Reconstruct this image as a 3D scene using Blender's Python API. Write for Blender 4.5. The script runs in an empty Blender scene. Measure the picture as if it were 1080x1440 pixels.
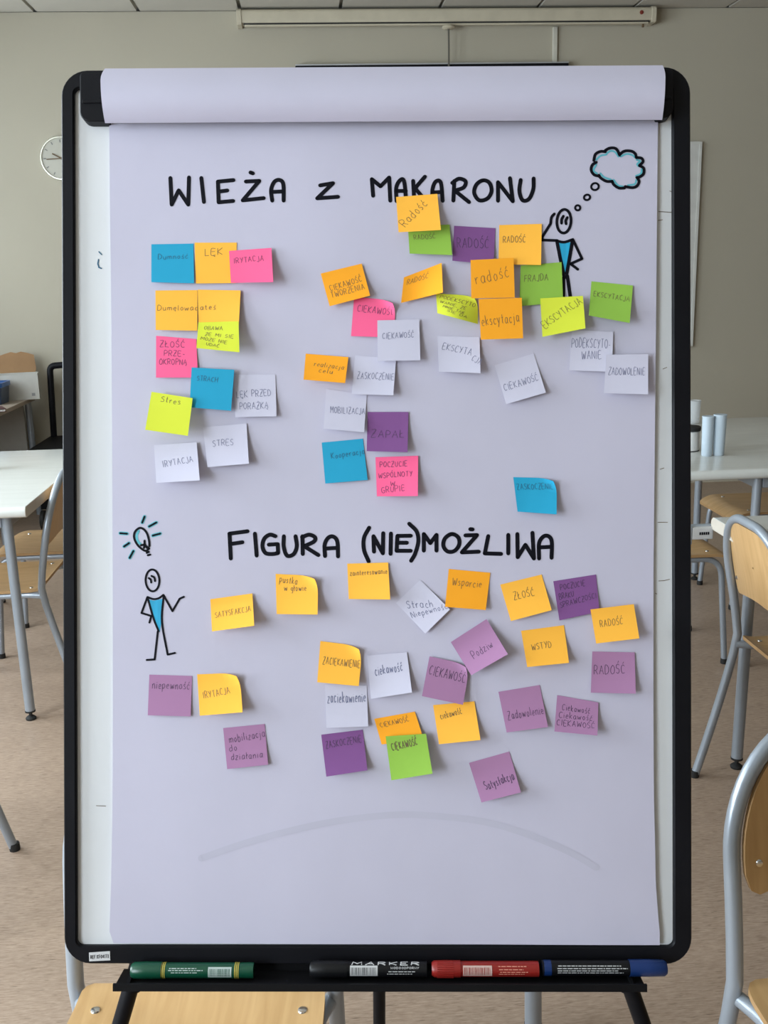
import bpy, math, random
from mathutils import Vector, Matrix

random.seed(7)
SC = bpy.context.scene
COL = SC.collection
R = math.radians

# ------------------------------------------------------------------ camera
CAM_H = 1.45
YAW, PITCH, ROLL, FPX = R(4.2), R(13.4), R(-1.45), 1400.0
fwd = Vector((math.sin(YAW) * math.cos(PITCH), math.cos(YAW) * math.cos(PITCH), -math.sin(PITCH)))
rt0 = Vector((math.cos(YAW), -math.sin(YAW), 0))
up0 = rt0.cross(fwd)
rgt = rt0 * math.cos(ROLL) + up0 * math.sin(ROLL)
upv = -rt0 * math.sin(ROLL) + up0 * math.cos(ROLL)
CAM = Vector((0, 0, CAM_H))
cd = bpy.data.cameras.new('camera')
cam = bpy.data.objects.new('camera', cd)
COL.objects.link(cam)
m = Matrix((rgt, upv, -fwd)).transposed().to_4x4()
m.translation = CAM
cam.matrix_world = m
cd.sensor_fit = 'VERTICAL'
cd.sensor_height = 36.0
cd.lens = 36.0 * FPX / 1440.0
cd.clip_start = 0.02
SC.camera = cam

# ------------------------------------------------------------------ world, light, exposure
SC.view_settings.view_transform = 'Standard'
SC.view_settings.look = 'None'
SC.view_settings.gamma = 1.0
SC.view_settings.use_curve_mapping = False
SC.view_settings.exposure = 0.5
w = bpy.data.worlds.new('sky')
SC.world = w
w.use_nodes = True
w.node_tree.nodes['Background'].inputs[0].default_value = (0.80, 0.89, 1.0, 1)
w.node_tree.nodes['Background'].inputs[1].default_value = 1.0

ROOM_X0, ROOM_X1, ROOM_Y0, ROOM_Y1, ROOM_Z = -2.62, 4.9, -4.2, 6.55, 3.01
# windows in the left wall (y from, y to, daylight power)
WINDOWS = [(-1.95, -0.35, 116), (0.25, 1.85, 122), (2.45, 4.05, 88), (4.55, 6.15, 34)]
WIN_Z0, WIN_Z1 = 0.84, 2.70
for i, (y0, y1, pw) in enumerate(WINDOWS):
    L = bpy.data.lights.new('window_daylight', 'AREA')
    L.shape = 'RECTANGLE'
    L.size = y1 - y0 - 0.1
    L.size_y = WIN_Z1 - WIN_Z0 - 0.1
    L.energy = pw
    L.color = (0.83, 0.92, 1.0)
    lo = bpy.data.objects.new('window_daylight', L)
    COL.objects.link(lo)
    lo.location = (ROOM_X0 - 0.16, (y0 + y1) / 2, (WIN_Z0 + WIN_Z1) / 2)
    lo.rotation_euler = (0, R(-90), 0)
    # area lights shine along local -Z; turn it to +X and keep width along Y
    lo.matrix_world = Matrix.Translation(lo.location) @ Matrix(((0, 0, -1, 0), (1, 0, 0, 0), (0, -1, 0, 0), (0, 0, 0, 1)))

# ------------------------------------------------------------------ materials
def srgb(r, g, b):
    def f(c):
        c /= 255.0
        return c / 12.92 if c <= 0.04045 else ((c + 0.055) / 1.055) ** 2.4
    return (f(r), f(g), f(b), 1)

MATS = {}
def mat(name, col, rough=0.6, metal=0.0, var=0.06, scale=(12, 12, 12), bump=0.0, bscale=60.0, spec=0.5, trans=0.0, coat=0.0):
    """principled material with a soft procedural colour variation and fine relief"""
    if name in MATS:
        return MATS[name]
    M = bpy.data.materials.new(name)
    M.use_nodes = True
    nt = M.node_tree
    b = nt.nodes['Principled BSDF']
    b.inputs['Roughness'].default_value = rough
    b.inputs['Metallic'].default_value = metal
    b.inputs['Specular IOR Level'].default_value = spec
    if trans:
        b.inputs['Transmission Weight'].default_value = trans
    if coat:
        b.inputs['Coat Weight'].default_value = coat
    tc = nt.nodes.new('ShaderNodeTexCoord')
    mp = nt.nodes.new('ShaderNodeMapping')
    mp.inputs['Scale'].default_value = scale
    nt.links.new(tc.outputs['Object'], mp.inputs[0])
    nz = nt.nodes.new('ShaderNodeTexNoise')
    nz.inputs['Scale'].default_value = 1.0
    nz.inputs['Detail'].default_value = 4.0
    nt.links.new(mp.outputs[0], nz.inputs['Vector'])
    cr = nt.nodes.new('ShaderNodeValToRGB')
    cr.color_ramp.elements[0].position = 0.3
    cr.color_ramp.elements[1].position = 0.7
    cr.color_ramp.elements[0].color = tuple(c * (1 - var) for c in col[:3]) + (1,)
    cr.color_ramp.elements[1].color = tuple(min(1, c * (1 + var)) for c in col[:3]) + (1,)
    nt.links.new(nz.outputs['Fac'], cr.inputs[0])
    nt.links.new(cr.outputs[0], b.inputs['Base Color'])
    if bump:
        n2 = nt.nodes.new('ShaderNodeTexNoise')
        n2.inputs['Scale'].default_value = bscale
        n2.inputs['Detail'].default_value = 6.0
        nt.links.new(tc.outputs['Object'], n2.inputs['Vector'])
        bp = nt.nodes.new('ShaderNodeBump')
        bp.inputs['Strength'].default_value = bump
        bp.inputs['Distance'].default_value = 0.002
        nt.links.new(n2.outputs['Fac'], bp.inputs['Height'])
        nt.links.new(bp.outputs[0], b.inputs['Normal'])
    MATS[name] = M
    return M

def floor_material():
    M = bpy.data.materials.new('vinyl_floor')
    M.use_nodes = True
    nt = M.node_tree
    b = nt.nodes['Principled BSDF']
    b.inputs['Roughness'].default_value = 0.42
    tc = nt.nodes.new('ShaderNodeTexCoord')
    def streak(scale, detail, lo, hi):
        mp = nt.nodes.new('ShaderNodeMapping')
        mp.inputs['Scale'].default_value = scale
        nt.links.new(tc.outputs['Object'], mp.inputs[0])
        nz = nt.nodes.new('ShaderNodeTexNoise')
        nz.inputs['Scale'].default_value = 1.0
        nz.inputs['Detail'].default_value = detail
        nz.inputs['Roughness'].default_value = 0.65
        nt.links.new(mp.outputs[0], nz.inputs['Vector'])
        mr = nt.nodes.new('ShaderNodeMapRange')
        mr.inputs[1].default_value = lo
        mr.inputs[2].default_value = hi
        nt.links.new(nz.outputs['Fac'], mr.inputs[0])
        return mr
    s1 = streak((34, 250, 1), 4, 0.3, 0.7)
    s2 = streak((2.0, 9, 1), 3, 0.3, 0.7)
    s3 = streak((30, 240, 1), 2, 0.60, 0.70)
    c1 = nt.nodes.new('ShaderNodeMixRGB')
    c1.inputs[1].default_value = (0.315, 0.222, 0.160, 1)
    c1.inputs[2].default_value = (0.52, 0.395, 0.300, 1)
    nt.links.new(s1.outputs[0], c1.inputs[0])
    c2 = nt.nodes.new('ShaderNodeMixRGB')
    c2.blend_type = 'MULTIPLY'
    c2.inputs[0].default_value = 0.5
    nt.links.new(c1.outputs[0], c2.inputs[1])
    g = nt.nodes.new('ShaderNodeMixRGB')
    g.inputs[1].default_value = (0.78, 0.77, 0.76, 1)
    g.inputs[2].default_value = (1, 1, 1, 1)
    nt.links.new(s2.outputs[0], g.inputs[0])
    nt.links.new(g.outputs[0], c2.inputs[2])
    c3 = nt.nodes.new('ShaderNodeMixRGB')
    c3.inputs[2].default_value = (0.14, 0.095, 0.065, 1)
    m3 = nt.nodes.new('ShaderNodeMath')
    m3.operation = 'MULTIPLY'
    m3.inputs[1].default_value = 0.7
    nt.links.new(s3.outputs[0], m3.inputs[0])
    nt.links.new(m3.outputs[0], c3.inputs[0])
    nt.links.new(c2.outputs[0], c3.inputs[1])
    nt.links.new(c3.outputs[0], b.inputs['Base Color'])
    return M

def wood_material(name, a, c, rough=0.35):
    M = bpy.data.materials.new(name)
    M.use_nodes = True
    nt = M.node_tree
    b = nt.nodes['Principled BSDF']
    b.inputs['Roughness'].default_value = rough
    tc = nt.nodes.new('ShaderNodeTexCoord')
    mp = nt.nodes.new('ShaderNodeMapping')
    mp.inputs['Scale'].default_value = (55, 5, 5)
    nt.links.new(tc.outputs['Object'], mp.inputs[0])
    nz = nt.nodes.new('ShaderNodeTexNoise')
    nz.inputs['Scale'].default_value = 1.0
    nz.inputs['Detail'].default_value = 5
    nz.inputs['Distortion'].default_value = 0.6
    nt.links.new(mp.outputs[0], nz.inputs['Vector'])
    cr = nt.nodes.new('ShaderNodeValToRGB')
    cr.color_ramp.elements[0].position = 0.32
    cr.color_ramp.elements[1].position = 0.68
    cr.color_ramp.elements[0].color = a
    cr.color_ramp.elements[1].color = c
    nt.links.new(nz.outputs['Fac'], cr.inputs[0])
    nt.links.new(cr.outputs[0], b.inputs['Base Color'])
    return M

def pane_material():
    M = bpy.data.materials.new('window_glass')
    M.use_nodes = True
    nt = M.node_tree
    nt.nodes.clear()
    o = nt.nodes.new('ShaderNodeOutputMaterial')
    t = nt.nodes.new('ShaderNodeBsdfTransparent')
    t.inputs[0].default_value = (0.97, 0.98, 0.98, 1)
    g = nt.nodes.new('ShaderNodeBsdfGlossy')
    g.inputs['Roughness'].default_value = 0.02
    mx = nt.nodes.new('ShaderNodeMixShader')
    mx.inputs[0].default_value = 0.05
    nt.links.new(t.outputs[0], mx.inputs[1])
    nt.links.new(g.outputs[0], mx.inputs[2])
    nt.links.new(mx.outputs[0], o.inputs[0])
    return M

def clear_plastic(name, tint, alpha):
    M = bpy.data.materials.new(name)
    M.use_nodes = True
    nt = M.node_tree
    b = nt.nodes['Principled BSDF']
    b.inputs['Base Color'].default_value = tint
    b.inputs['Roughness'].default_value = 0.25
    t = nt.nodes.new('ShaderNodeBsdfTransparent')
    mx = nt.nodes.new('ShaderNodeMixShader')
    mx.inputs[0].default_value = alpha
    nt.links.new(t.outputs[0], mx.inputs[1])
    nt.links.new(b.outputs[0], mx.inputs[2])
    nt.links.new(mx.outputs[0], nt.nodes['Material Output'].inputs[0])
    return M

M_FLOOR = floor_material()
M_WALL = mat('cream_wall_paint', (0.42, 0.385, 0.305, 1), 0.9, var=0.03, scale=(1.2, 1.2, 1.2), bump=0.15, bscale=220)
M_CEIL = mat('ceiling_tile_white', (0.50, 0.475, 0.415, 1), 0.95, var=0.03, scale=(5, 5, 5), bump=0.3, bscale=160)
M_GRID = mat('ceiling_grid_grey', (0.33, 0.32, 0.28, 1), 0.7)
M_PVC = mat('white_window_frame', (0.8, 0.8, 0.8, 1), 0.35)
M_PANE = pane_material()
M_BLACK = mat('black_plastic', (0.006, 0.006, 0.008, 1), 0.48, var=0.15, bump=0.05, bscale=400, spec=0.13)
M_BLACKM = mat('black_matt', (0.004, 0.004, 0.005, 1), 0.6, var=0.15, spec=0.15)
M_BOARD = mat('whiteboard_enamel', (0.65, 0.66, 0.68, 1), 0.22, var=0.02, scale=(3, 3, 3))
M_PAPER = mat('flipchart_paper', (0.505, 0.485, 0.595, 1), 0.75, var=0.03, scale=(7, 7, 5), bump=0.03, bscale=350, spec=0.3)
M_INK = mat('black_marker_ink', (0.004, 0.004, 0.008, 1), 0.6, var=0.2, scale=(150, 150, 150), spec=0.12)
M_CYAN = mat('cyan_marker_ink', (0.012, 0.33, 0.56, 1), 0.6, var=0.12, scale=(180, 30, 30))
M_TEAL = mat('teal_marker_ink', (0.10, 0.42, 0.50, 1), 0.6, var=0.10, scale=(180, 180, 180))
M_GHOST = mat('bleed_through_mark', (0.470, 0.455, 0.555, 1), 0.75, var=0.02, spec=0.3)
M_PEN = mat('grey_pen_ink', (0.13, 0.085, 0.045, 1), 0.6)
M_PENB = mat('blue_pen_ink', (0.16, 0.17, 0.28, 1), 0.6)
M_PENR = mat('violet_pen_ink', (0.16, 0.035, 0.11, 1), 0.6)
M_PENT = mat('dark_teal_pen_ink', (0.012, 0.10, 0.19, 1), 0.6)
M_PENV = mat('dark_violet_pen_ink', (0.07, 0.035, 0.09, 1), 0.6)
NOTE = {
    'yellow': mat('yellow_note_paper', (0.97, 0.475, 0.055, 1), 0.75, var=0.02, spec=0.25),
    'orange': mat('orange_note_paper', (0.92, 0.37, 0.018, 1), 0.75, var=0.02, spec=0.25),
    'pink': mat('pink_note_paper', (0.93, 0.125, 0.29, 1), 0.75, var=0.02, spec=0.25),
    'blue': mat('blue_note_paper', (0.018, 0.325, 0.53, 1), 0.75, var=0.02, spec=0.25),
    'lime': mat('lime_note_paper', (0.66, 0.72, 0.050, 1), 0.75, var=0.02, spec=0.25),
    'green': mat('green_note_paper', (0.265, 0.475, 0.065, 1), 0.75, var=0.02, spec=0.25),
    'purple': mat('purple_note_paper', (0.205, 0.078, 0.245, 1), 0.75, var=0.02, spec=0.25),
    'lilac': mat('lilac_note_paper', (0.375, 0.19, 0.345, 1), 0.75, var=0.02, spec=0.25),
    'white': mat('white_note_paper', (0.56, 0.545, 0.66, 1), 0.75, var=0.015, spec=0.25),
}
M_STEEL = mat('grey_painted_steel', (0.34, 0.38, 0.43, 1), 0.32, metal=0.35, var=0.05)
M_CHROME = mat('chrome_screw', (0.7, 0.7, 0.7, 1), 0.2, metal=1.0)
M_RUBBER = mat('black_rubber', (0.015, 0.015, 0.015, 1), 0.7)
M_PLY = wood_material('beech_plywood', (0.50, 0.30, 0.125, 1), (0.60, 0.38, 0.175, 1))
M_PLYE = mat('plywood_edge', (0.42, 0.25, 0.11, 1), 0.6)
M_TOP = mat('white_laminate', (0.64, 0.65, 0.62, 1), 0.16, var=0.03, scale=(4, 30, 4))
M_EDGE = mat('beige_edge_band', (0.52, 0.47, 0.40, 1), 0.5)

# ------------------------------------------------------------------ mesh helpers
class MB:
    def __init__(self):
        self.v, self.f = [], []
    def quadgrid(self, rows):
        """rows: list of equally long lists of points"""
        o = len(self.v)
        n = len(rows[0])
        for r in rows:
            self.v += [tuple(p) for p in r]
        for i in range(len(rows) - 1):
            for j in range(n - 1):
                a = o + i * n + j
                self.f.append((a, a + 1, a + n + 1, a + n))
        return self
    def box(self, c, s, rot=None):
        o = len(self.v)
        for dz in (-.5, .5):
            for dy in (-.5, .5):
                for dx in (-.5, .5):
                    p = Vector((dx * s[0], dy * s[1], dz * s[2]))
                    if rot:
                        p = rot @ p
                    self.v.append(tuple(Vector(c) + p))
        for q in ((0, 2, 3, 1), (4, 5, 7, 6), (0, 1, 5, 4), (2, 6, 7, 3), (0, 4, 6, 2), (1, 3, 7, 5)):
            self.f.append(tuple(o + i for i in q))
        return self
    def tube(self, pts, r, n=12, caps=True):
        pts = [Vector(p) for p in pts]
        rs = r if isinstance(r, (list, tuple)) else [r] * len(pts)
        o = len(self.v)
        nrm = None
        for i, p in enumerate(pts):
            t = (pts[min(i + 1, len(pts) - 1)] - pts[max(i - 1, 0)]).normalized()
            if nrm is None:
                a = Vector((0, 0, 1)) if abs(t.z) < 0.9 else Vector((1, 0, 0))
                nrm = (a - t * a.dot(t)).normalized()
            else:
                nrm = (nrm - t * nrm.dot(t)).normalized()
            bn = t.cross(nrm)
            for k in range(n):
                a = 2 * math.pi * k / n
                self.v.append(tuple(p + (nrm * math.cos(a) + bn * math.sin(a)) * rs[i]))
        for i in range(len(pts) - 1):
            for k in range(n):
                a, b = o + i * n + k, o + i * n + (k + 1) % n
                self.f.append((a, b, b + n, a + n))
        if caps:
            self.f.append(tuple(o + k for k in reversed(range(n))))
            e = o + (len(pts) - 1) * n
            self.f.append(tuple(e + k for k in range(n)))
        return self
    def lathe(self, prof, n=24, origin=(0, 0, 0), axis='Z'):
        """prof: list of (radius, height) along the axis"""
        o = len(self.v)
        for (r, h) in prof:
            for k in range(n):
                a = 2 * math.pi * k / n
                c, s = r * math.cos(a), r * math.sin(a)
                p = {'Z': (c, s, h), 'X': (h, c, s), 'Y': (c, h, s)}[axis]
                self.v.append((p[0] + origin[0], p[1] + origin[1], p[2] + origin[2]))
        for i in range(len(prof) - 1):
            for k in range(n):
                a, b = o + i * n + k, o + i * n + (k + 1) % n
                self.f.append((a, b, b + n, a + n))
        self.f.append(tuple(o + k for k in reversed(range(n))))
        e = o + (len(prof) - 1) * n
        self.f.append(tuple(e + k for k in range(n)))
        return self
    def prism(self, outline, lo, hi):
        """outline: 2-D points; lo/hi: functions mapping a 2-D point to a 3-D point on either side"""
        o = len(self.v)
        n = len(outline)
        self.v += [tuple(lo(p)) for p in outline] + [tuple(hi(p)) for p in outline]
        self.f.append(tuple(o + i for i in reversed(range(n))))
        self.f.append(tuple(o + n + i for i in range(n)))
        for i in range(n):
            j = (i + 1) % n
            self.f.append((o + i, o + j, o + n + j, o + n + i))
        return self
    def build(self, name, material, parent=None, smooth=False, bevel=0.0, mw=None, solid=0.0):
        me = bpy.data.meshes.new(name)
        me.from_pydata(self.v, [], self.f)
        me.validate()
        me.update()
        me.materials.append(material)
        if smooth:
            me.polygons.foreach_set('use_smooth', [True] * len(me.polygons))
            try:
                me.set_sharp_from_angle(angle=R(40))
            except Exception:
                pass
        o = bpy.data.objects.new(name, me)
        COL.objects.link(o)
        if parent is not None:
            o.parent = parent
        if mw is not None:
            o.matrix_world = mw
        if bevel:
            b = o.modifiers.new('bevel', 'BEVEL')
            b.width = bevel
            b.segments = 2
            b.limit_method = 'ANGLE'
            b.angle_limit = R(40)
        if solid:
            s = o.modifiers.new('thickness', 'SOLIDIFY')
            s.thickness = solid
            s.offset = 1
            e = o.modifiers.new('crisp_edges', 'EDGE_SPLIT')
            e.split_angle = R(40)
        return o

def empty(name, mw):
    o = bpy.data.objects.new(name, None)
    o.empty_display_size = 0.05
    COL.objects.link(o)
    o.matrix_world = mw
    return o

def tag(o, label, cat, group=None):
    o['label'] = label
    o['category'] = cat
    if group:
        o['group'] = group
    return o

def struct(o, label, cat):
    o['kind'] = 'structure'
    o['label'] = label
    o['category'] = cat
    return o

def place(x, y, z=0, rz=0):
    return Matrix.Translation((x, y, z)) @ Matrix.Rotation(rz, 4, 'Z')

def copy_tree(o, parent=None):
    c = o.copy()
    COL.objects.link(c)
    if parent is not None:
        c.parent = parent
    for ch in list(o.children):
        copy_tree(ch, c)
    return c

def smooth_path(pts, n=6, closed=False):
    """Catmull-Rom through the points"""
    P = [Vector(p) for p in pts]
    if len(P) < 3 and not closed:
        return P
    out = []
    N = len(P)
    segs = N if closed else N - 1
    for i in range(segs):
        p1, p2 = P[i], P[(i + 1) % N]
        p0 = P[(i - 1) % N] if (closed or i > 0) else p1 * 2 - p2
        p3 = P[(i + 2) % N] if (closed or i + 2 < N) else p2 * 2 - p1
        for k in range(n):
            t = k / n
            out.append(0.5 * ((2 * p1) + (p2 - p0) * t + (2 * p0 - 5 * p1 + 4 * p2 - p3) * t * t + (3 * p1 - p0 - 3 * p2 + p3) * t ** 3))
    out.append(P[0].copy() if closed else P[-1].copy())
    return out

def fillet(pts, r, n=6):
    """polyline with rounded corners; r: one radius or one per inner point"""
    P = [Vector(p) for p in pts]
    out = [P[0]]
    for i in range(1, len(P) - 1):
        ri = r[i - 1] if isinstance(r, (list, tuple)) else r
        a, b, c = P[i - 1], P[i], P[i + 1]
        d1, d2 = (a - b), (c - b)
        l = min(ri, d1.length * 0.49, d2.length * 0.49)
        s, e = b + d1.normalized() * l, b + d2.normalized() * l
        for k in range(n + 1):
            t = k / n
            out.append(s * (1 - t) ** 2 + b * 2 * t * (1 - t) + e * t * t)
    out.append(P[-1])
    return out

def rrect(x0, x1, y0, y1, r, n=6):
    rr = r if isinstance(r, (list, tuple)) else [r] * 4   # bl, br, tr, tl
    out = []
    for (cx, cy, a0, q) in ((x0, y0, 180, 0), (x1, y0, 270, 1), (x1, y1, 0, 2), (x0, y1, 90, 3)):
        q = rr[q]
        ox = cx + q if cx == x0 else cx - q
        oy = cy + q if cy == y0 else cy - q
        for k in range(n + 1):
            a = R(a0 + 90 * k / n)
            out.append((ox + q * math.cos(a), oy + q * math.sin(a)))
    return out

# ------------------------------------------------------------------ the room
def build_room():
    X0, X1, Y0, Y1, Z = ROOM_X0, ROOM_X1, ROOM_Y0, ROOM_Y1, ROOM_Z
    t = 0.2
    cx, cy = (X0 + X1) / 2, (Y0 + Y1) / 2
    struct(MB().box((cx, cy, -0.05), (X1 - X0 + 2 * t, Y1 - Y0 + 2 * t, 0.1)).build('floor', M_FLOOR),
           'brown streaked vinyl floor of the classroom', 'floor')
    struct(MB().box((cx, Y1 + t / 2, Z / 2), (X1 - X0 + 2 * t, t, Z)).build('wall_back', M_WALL),
           'cream painted back wall behind the flipchart', 'wall')
    struct(MB().box((X1 + t / 2, cy, Z / 2), (t, Y1 - Y0, Z)).build('wall_right', mat('bounce_damping_brown', (0.20, 0.14, 0.09, 1), 0.6)),  # out of view; dark brown is invented to weaken light bounced from the right
           'unseen side wall opposite the windows, coloured dark brown to weaken bounced light', 'wall')
    struct(MB().box((cx, Y0 - t / 2, Z / 2), (X1 - X0 + 2 * t, t, Z)).build('wall_front', M_WALL),
           'cream painted wall behind the photographer', 'wall')
    b = MB()
    ys = [Y0] + [q for a in WINDOWS for q in a[:2]] + [Y1]
    for i in range(0, len(ys), 2):
        b.box((X0 - t / 2, (ys[i] + ys[i + 1]) / 2, Z / 2), (t, ys[i + 1] - ys[i], Z))
    for (y0, y1, _) in WINDOWS:
        b.box((X0 - t / 2, (y0 + y1) / 2, WIN_Z0 / 2), (t, y1 - y0, WIN_Z0))
        b.box((X0 - t / 2, (y0 + y1) / 2, (WIN_Z1 + Z) / 2), (t, y1 - y0, Z - WIN_Z1))
    struct(b.build('wall_left', M_WALL), 'cream painted side wall with the row of windows', 'wall')
    for i, (y0, y1, _) in enumerate(WINDOWS):
        e = empty('window_%d' % (i + 1), Matrix.Translation((X0 - 0.08, (y0 + y1) / 2, WIN_Z0)))
        struct(e, 'white framed classroom window in the side wall, %s' % ('nearest to the front wall', 'second from the front wall', 'second from the back wall', 'nearest to the back wall')[i], 'window')
        W, H = y1 - y0, WIN_Z1 - WIN_Z0
        f = MB()
        for s in (-1, 1):
            f.box((0, s * (W / 2 - 0.025), H / 2), (0.06, 0.05, H))
        f.box((0, 0, H / 2), (0.06, 0.06, H - 0.1))
        f.box((0, 0, 0.025), (0.06, W - 0.1, 0.05))
        f.box((0, 0, H - 0.025), (0.06, W - 0.1, 0.05))
        f.build('window_frame', M_PVC, e)
        for s in (-1, 1):
            MB().box((0, s * (W / 4 - 0.01), H / 2), (0.006, W / 2 - 0.09, H - 0.1)).build('pane', M_PANE, e)
        MB().box((0.16, 0, -0.015), (0.22, W + 0.06, 0.03)).build('window_sill', M_PVC, e)
    # suspended ceiling: slab above, one tile per field, grid bars in the joints
    c = MB().box((cx, cy, Z + 0.07), (X1 - X0 + 2 * t, Y1 - Y0 + 2 * t, 0.1)).build('ceiling', M_GRID)
    struct(c, 'pale grey suspended ceiling of square tiles', 'ceiling')
    tile = None
    x0 = -1.508 - 0.6 * 4
    i = 0
    while x0 < X1:
        y1 = Y1
        while y1 > Y0:
            a0, a1 = max(x0, X0) + 0.011, min(x0 + 0.6, X1) - 0.011
            b0, b1 = max(y1 - 0.6, Y0) + 0.011, y1 - 0.011
            if a1 - a0 > 0.03 and b1 - b0 > 0.03:
                full = a1 - a0 > 0.57 and b1 - b0 > 0.57
                if full and tile is not None:
                    o = tile.copy()
                    COL.objects.link(o)
                else:
                    o = MB().box((0, 0, 0.01), (a1 - a0, b1 - b0, 0.02)).build('ceiling_tile', M_CEIL, c)
                    if full:
                        tile = o
                o.parent = c
                o.location = ((a0 + a1) / 2, (b0 + b1) / 2, Z)
            y1 -= 0.6
        x0 += 0.6
build_room()

# ------------------------------------------------------------------ flipchart plane
B_YAW, B_LEAN, B_ROLL = R(4.646), R(13.238), R(-1.202)
_u = Vector((0, math.sin(B_LEAN), math.cos(B_LEAN)))
_r = Vector((1, 0, 0))
_r, _u = _r * math.cos(B_ROLL) + _u * math.sin(B_ROLL), _u * math.cos(B_ROLL) - _r * math.sin(B_ROLL)
_Y = Matrix.Rotation(-B_YAW, 3, 'Z')
BX, BZ = _Y @ _r, _Y @ _u
BY = BZ.cross(BX)                       # points away from the viewer
BO = Vector((0.0725, 1.1109, 1.45 - 0.2707))
BM = Matrix((BX, BY, BZ)).transposed().to_4x4()
BM.translation = BO
BMI = BM.inverted()
CAML = BMI @ CAM

def bp(px, py, d=0.0):
    """board coordinates (x right, z up) of a spot on the sheet, d metres in front of the board"""
    ray = fwd + rgt * ((px - 540) / FPX) - upv * ((py - 720) / FPX)
    rl = BMI.to_3x3() @ ray
    t = (-d - CAML.y) / rl.y
    p = CAML + rl * t
    return Vector((p.x, -d, p.z))

def paper_d(u, v):
    return (0.0042 + 0.0009 * math.sin(5.1 * u + 2.3 * v + 0.6) + 0.0007 * math.sin(11.0 * v - 4.2 * u)
            + 0.0004 * math.sin(19 * u + 7 * v) + 0.0012 * max(0, -0.25 - v) ** 2 * 16)

def on_paper(px, py, eps=0.0):
    p = bp(px, py, 0.004)
    p.y = -(paper_d(p.x, p.z) + eps)
    return p

# ------------------------------------------------------------------ ink strokes
def ribbon(mb, pts2, width, surf, step=None, round_ends=True):
    """flat ink line: pts2 in the plane of the sheet, surf maps (a, b) to a 3-D point"""
    P = [Vector((p[0], p[1])) for p in pts2]
    Q = [P[0]]
    for a, b in zip(P[:-1], P[1:]):
        l = (b - a).length
        if l < 1e-9:
            continue
        n = max(1, int(l / step)) if step else 1
        for k in range(1, n + 1):
            Q.append(a.lerp(b, k / n))
    if len(Q) < 2:
        Q.append(Q[0] + Vector((width * 0.2, 0)))
    h = width / 2
    segs = []
    o = len(mb.v)
    for i, p in enumerate(Q):
        d1 = (p - Q[i - 1]).normalized() if i > 0 else None
        d2 = (Q[i + 1] - p).normalized() if i < len(Q) - 1 else None
        if d1 is None: d1 = d2
        if d2 is None: d2 = d1
        t = d1 + d2
        if t.length < 0.5:            # hairpin: keep the incoming normal
            nn = Vector((-d1.y, d1.x))
            k = 1.0
        else:
            t.normalize()
            nn = Vector((-t.y, t.x))
            k = min(1.5, 1.0 / max(0.5, t.dot(d1)))
        mb.v.append(tuple(surf(p.x + nn.x * h * k, p.y + nn.y * h * k)))
        mb.v.append(tuple(surf(p.x - nn.x * h * k, p.y - nn.y * h * k)))
    for i in range(len(Q) - 1):
        a = o + 2 * i
        mb.f.append((a, a + 1, a + 3, a + 2))
    if round_ends:
        for p in (Q[0], Q[-1]):
            o = len(mb.v)
            for k in range(8):
                a = 2 * math.pi * k / 8
                mb.v.append(tuple(surf(p.x + h * math.cos(a), p.y + h * math.sin(a))))
            mb.f.append(tuple(range(o, o + 8)))

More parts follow.
